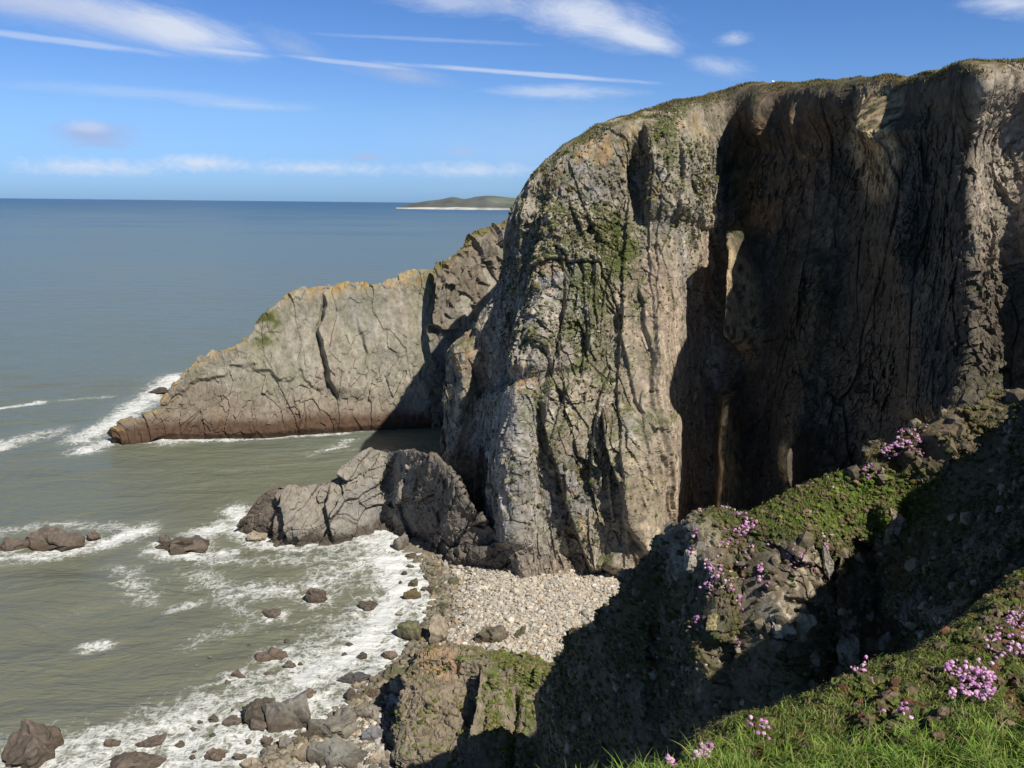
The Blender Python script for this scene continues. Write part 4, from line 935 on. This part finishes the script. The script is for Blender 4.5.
# crag vegetation
i = pick(crag, crag_vg*(crag.rowpos > 2.7)*(crag.px < 1150)*(crag.px > 540)*(crag.py < 830)*(1+2*crag_smooth)/np.maximum(crag.P[:, 1], 8), 110000)
pos = crag.P[i]+rng.normal(0, .04, (len(i), 3)); nr = crag.normals()[i]; sm = crag_smooth[i][:, None]
gc_ = gcol(len(i), [(.09, .11, .03), (.13, .11, .045), (.07, .09, .03), (.17, .13, .06)])*(1-sm)+gcol(len(i), [(.12, .19, .025), (.16, .17, .04), (.19, .13, .07)])*sm
V, Fa, cv = blades(pos, nr, rng.uniform(.05, .16, len(i))*np.clip(pos[:, 1]/22, .5, 2), rng.uniform(.015, .035, len(i))*np.clip(pos[:, 1]/22, .5, 2.2), gc_, .8, 2)
link('heath_plants', mesh('heath_plants', V, Fa, cv), M_grass, kind='stuff', label='rough grass and heath plants clothing the near rocky ridge', cat='heath plants')
i = pick(crag, np.maximum(crag_vg, .15)*(crag.rowpos > 2.8)*(crag.px < 1150)*(crag.px > 540)*(crag.py < 830)/np.maximum(crag.P[:, 1], 8), 15000)
sm = crag_smooth[i][:, None]; gc_ = gcol(len(i), [(.10, .10, .035), (.15, .11, .05), (.07, .09, .03), (.20, .16, .09), (.12, .10, .08)])*(1-sm)+gcol(len(i), [(.12, .17, .025), (.16, .17, .05), (.20, .14, .09), (.10, .13, .03)])*sm
V, Fa, cv = scatter_shapes(*I2, crag.P[i]+rng.normal(0, .03, (len(i), 3)), rng.uniform(.04, .13, len(i))*np.clip(crag.P[i][:, 1]/28, .5, 1.5), gc_, .16, .6)
link('heath_cushions', mesh('heath_cushions', V, Fa, cv), M_near, kind='stuff', label='low cushions of heath and thrift leaves on the near rocky ridge', cat='heath plants')
i = pick(butt, (ss(484, 500, butt_px)+.12)*(butt.rowpos > 1.5)*(butt.rowpos < 6.2)*ss(-.2, .3, fbm(butt.P, 1.3, 997, 3)), 5000)
V, Fa, cv = scatter_shapes(*I1, butt.P[i], rng.uniform(.07, .22, len(i)), gcol(len(i), [(.13, .15, .03), (.17, .14, .06), (.09, .13, .025), (.22, .17, .10), (.16, .17, .05)]), .2, .6)
link('moss_cushions', mesh('moss_cushions', V, Fa, cv), M_near, kind='stuff', label='mossy cushions of plants on the sunlit near buttress', cat='moss')
ax_, ay_ = proj(cliff_net.P); q_ = np.where((np.abs(ax_-771) < 1.5) & (cliff_net.rowpos > 5.4))[0]; pw = cliff_net.P[q_[np.argmin(ay_[q_])]]+np.array([0, 0, .15]); o = link('stone', boulder_mesh('stone', 7001, .3, .25, .25, (.8, .8, .78), wet=False), M_boulder, label='small white stone standing on the skyline of the tall cliff', cat='stone'); o.location = tuple(pw)
i = pick(cn := cliff_net, (cn.rowpos > 1.3)*(cn.rowpos < 5.8)*(cn.px > 500)*(cn.px < 720)*(1-.85*ss(600, 640, cn.px)*ss(200, 280, cn.py))*(ss(-.15, .35, fbm(cn.P, 5, 998, 3))*(1-ss(260, 420, cn.py))+.35*ss(-.1, .3, fbm(cn.P, 4, 999, 3))), 12000)
V, Fa, cv = scatter_shapes(*I1, cn.P[i], np.exp(rng.normal(-2.0, .4, len(i))), gcol(len(i), [(.11, .12, .04), (.15, .13, .06), (.08, .09, .035), (.20, .17, .11), (.33, .29, .22)]), .25, .8)
link('cliff_plants', mesh('cliff_plants', V, Fa, cv), M_near, kind='stuff', label='small cushions of lichen and plants dotted over the sunlit cliff face', cat='plants')
# small broken stones weathering out of the crag
i = pick(crag, (1.1-crag_vg)*(crag.rowpos > 2.8)*(crag.px < 1150)*(crag.px > 540)*(crag.py < 830)/np.maximum(crag.P[:, 1], 8), 1500)
V, Fa, cv = scatter_shapes(*I1, crag.P[i], np.minimum(np.exp(rng.normal(-2.2, .5, len(i))), .28)*np.clip(crag.P[i][:, 1]/28, .5, 1.4), gcol(len(i), [(.20, .165, .115), (.14, .115, .08), (.32, .27, .19)]), .16, .9)
link('broken_stones', mesh('broken_stones', V, Fa, cv), M_near, kind='stuff', label='small broken stones weathering out of the near rocky ridge', cat='stones')
# rough tufts along the top and on the ledges of the tall cliff
cn = cliff_net; nrm_ = cn.normals()
i = pick(cn, ((cn.rowpos > 5.75)*(cn.rowpos < 6.35)*3.*ss(-.25, .25, fbm(cn.P, 3, 995, 2))+(cliff_veg > .45)*(cn.rowpos < 5.8)*.8)*(cn.px > 500)*(cn.px < 1040), 26000)
V, Fa, cv = blades(cn.P[i], nrm_[i]*.6+np.array([0, 0, .4]), rng.uniform(.1, .38, len(i)), rng.uniform(.06, .14, len(i)), np.where((cn.rowpos[i] > 5.7)[:, None], gcol(len(i), [(.15, .12, .05), (.11, .12, .035), (.20, .16, .08)]), gcol(len(i), [(.09, .12, .03), (.13, .14, .04), (.07, .09, .025)])), .8, 1)
link('cliff_grass', mesh('cliff_grass', V, Fa, cv), M_grass, kind='stuff', label='rough grass along the top and ledges of the tall cliff', cat='grass')
# thrift: heads of petals
PINK = np.array([[.62, .30, .52], [.70, .40, .60], [.52, .24, .45], [.75, .50, .62]])
def heads(pos, r_, cols_):
    V, Fa, cv_ = scatter_shapes(*I2, pos, r_, cols_, .13, .75); return V, Fa, cv_
w_ = np.zeros(len(crag_px))
for cx_, cy_, rx_, ry_, s_ in [(720, 572, 34, 26, 1.), (765, 530, 60, 28, 1.), (735, 620, 30, 30, .3), (800, 500, 60, 18, .8), (850, 474, 60, 16, .7), (905, 446, 40, 14, .5), (700, 640, 40, 40, .12), (770, 560, 30, 20, .7), (725, 530, 30, 14, .5)]:
    w_ = np.maximum(w_, s_*blob(crag_px, crag_py, cx_, cy_, rx_, ry_, .6))
i = pick(crag, w_*(crag.rowpos > 2.8)*ss(0, .3, fbm(crag.P, .7, 990, 2)+.1), 3600)
pos = crag.P[i]+crag.normals()[i]*.17+rng.normal(0, .03, (len(i), 3))
V, Fa, cv = heads(pos, rng.uniform(.03, .07, len(i)), PINK[rng.integers(0, 4, len(i))]*rng.uniform(.6, 1.0, (len(i), 1)))
link('thrift_flowers', mesh('thrift_flowers', V, Fa, cv), M_petal, kind='stuff', label='pink thrift flowers scattered over the near rocky ridge', cat='flowers')
clumps = [(968, 690, 24, 70, 'dense pink thrift clump on the grassy slope, largest of the flower clumps'),
 (1003, 650, 26, 30, 'pink thrift clump high on the slope at the right edge'),
 (686, 752, 24, 22, 'pink thrift clump on the rim of the slope, left of the others'),
 (655, 760, 20, 10, 'small pale pink thrift clump at the lowest left end of the rim'),
 (757, 737, 12, 6, 'small pink thrift tuft on the rim beside red leaves'),
 (896, 722, 12, 7, 'pair of pale thrift flowers alone in the middle of the slope'),
 (850, 668, 14, 5, 'faded thrift tuft on the shaded rim of the slope'),
 (1018, 625, 12, 20, 'pink thrift tuft at the very right edge of the slope')]
pxs, pys = proj(slope.P); okv = slope.rowpos > 2.8
for (cx_, cy_, spx, nh, lab) in clumps:
    j = np.where(okv & (np.abs(pxs-cx_) < spx) & (np.abs(pys-cy_) < spx*.7))[0]
    if len(j) == 0: j = np.array([np.argmin((pxs-cx_)**2+(pys-cy_)**2+1e6*~okv)])
    i = rng.choice(j, nh*2); ctr = slope.P[np.argmin((pxs-cx_)**2+(pys-cy_)**2+1e6*~okv)]
    root = bpy.data.objects.new('thrift_clump', None); C.objects.link(root); root.location = tuple(ctr)
    root['label'] = lab; root['category'] = 'flower clump'; root['group'] = 'thrift clumps on the grassy slope'
    gp = slope.P[i]-ctr; hp = gp+np.array([0, 0, 1])*rng.uniform(.04, .09, (len(i), 1))+rng.normal(0, .008, (len(i), 3))
    V, Fa, cv = heads(hp, rng.uniform(.008, .014, len(i)), PINK[rng.integers(0, 4, len(i))]*rng.uniform(.85, 1.15, (len(i), 1)))
    link('blossoms', mesh('blossoms', V, Fa, cv), M_petal, parent=root)
    L_ = np.linalg.norm(hp-gp, axis=1); V, Fa, cv = blades(gp, np.tile([[0, 0, 1.]], (len(i), 1)), L_, np.full(len(i), .002), gcol(len(i), [(.12, .14, .05)]), .02, 1)
    link('flower_stems', mesh('flower_stems', V, Fa, cv), M_grass, parent=root)  # thin stalks under the flower heads
print('script done')
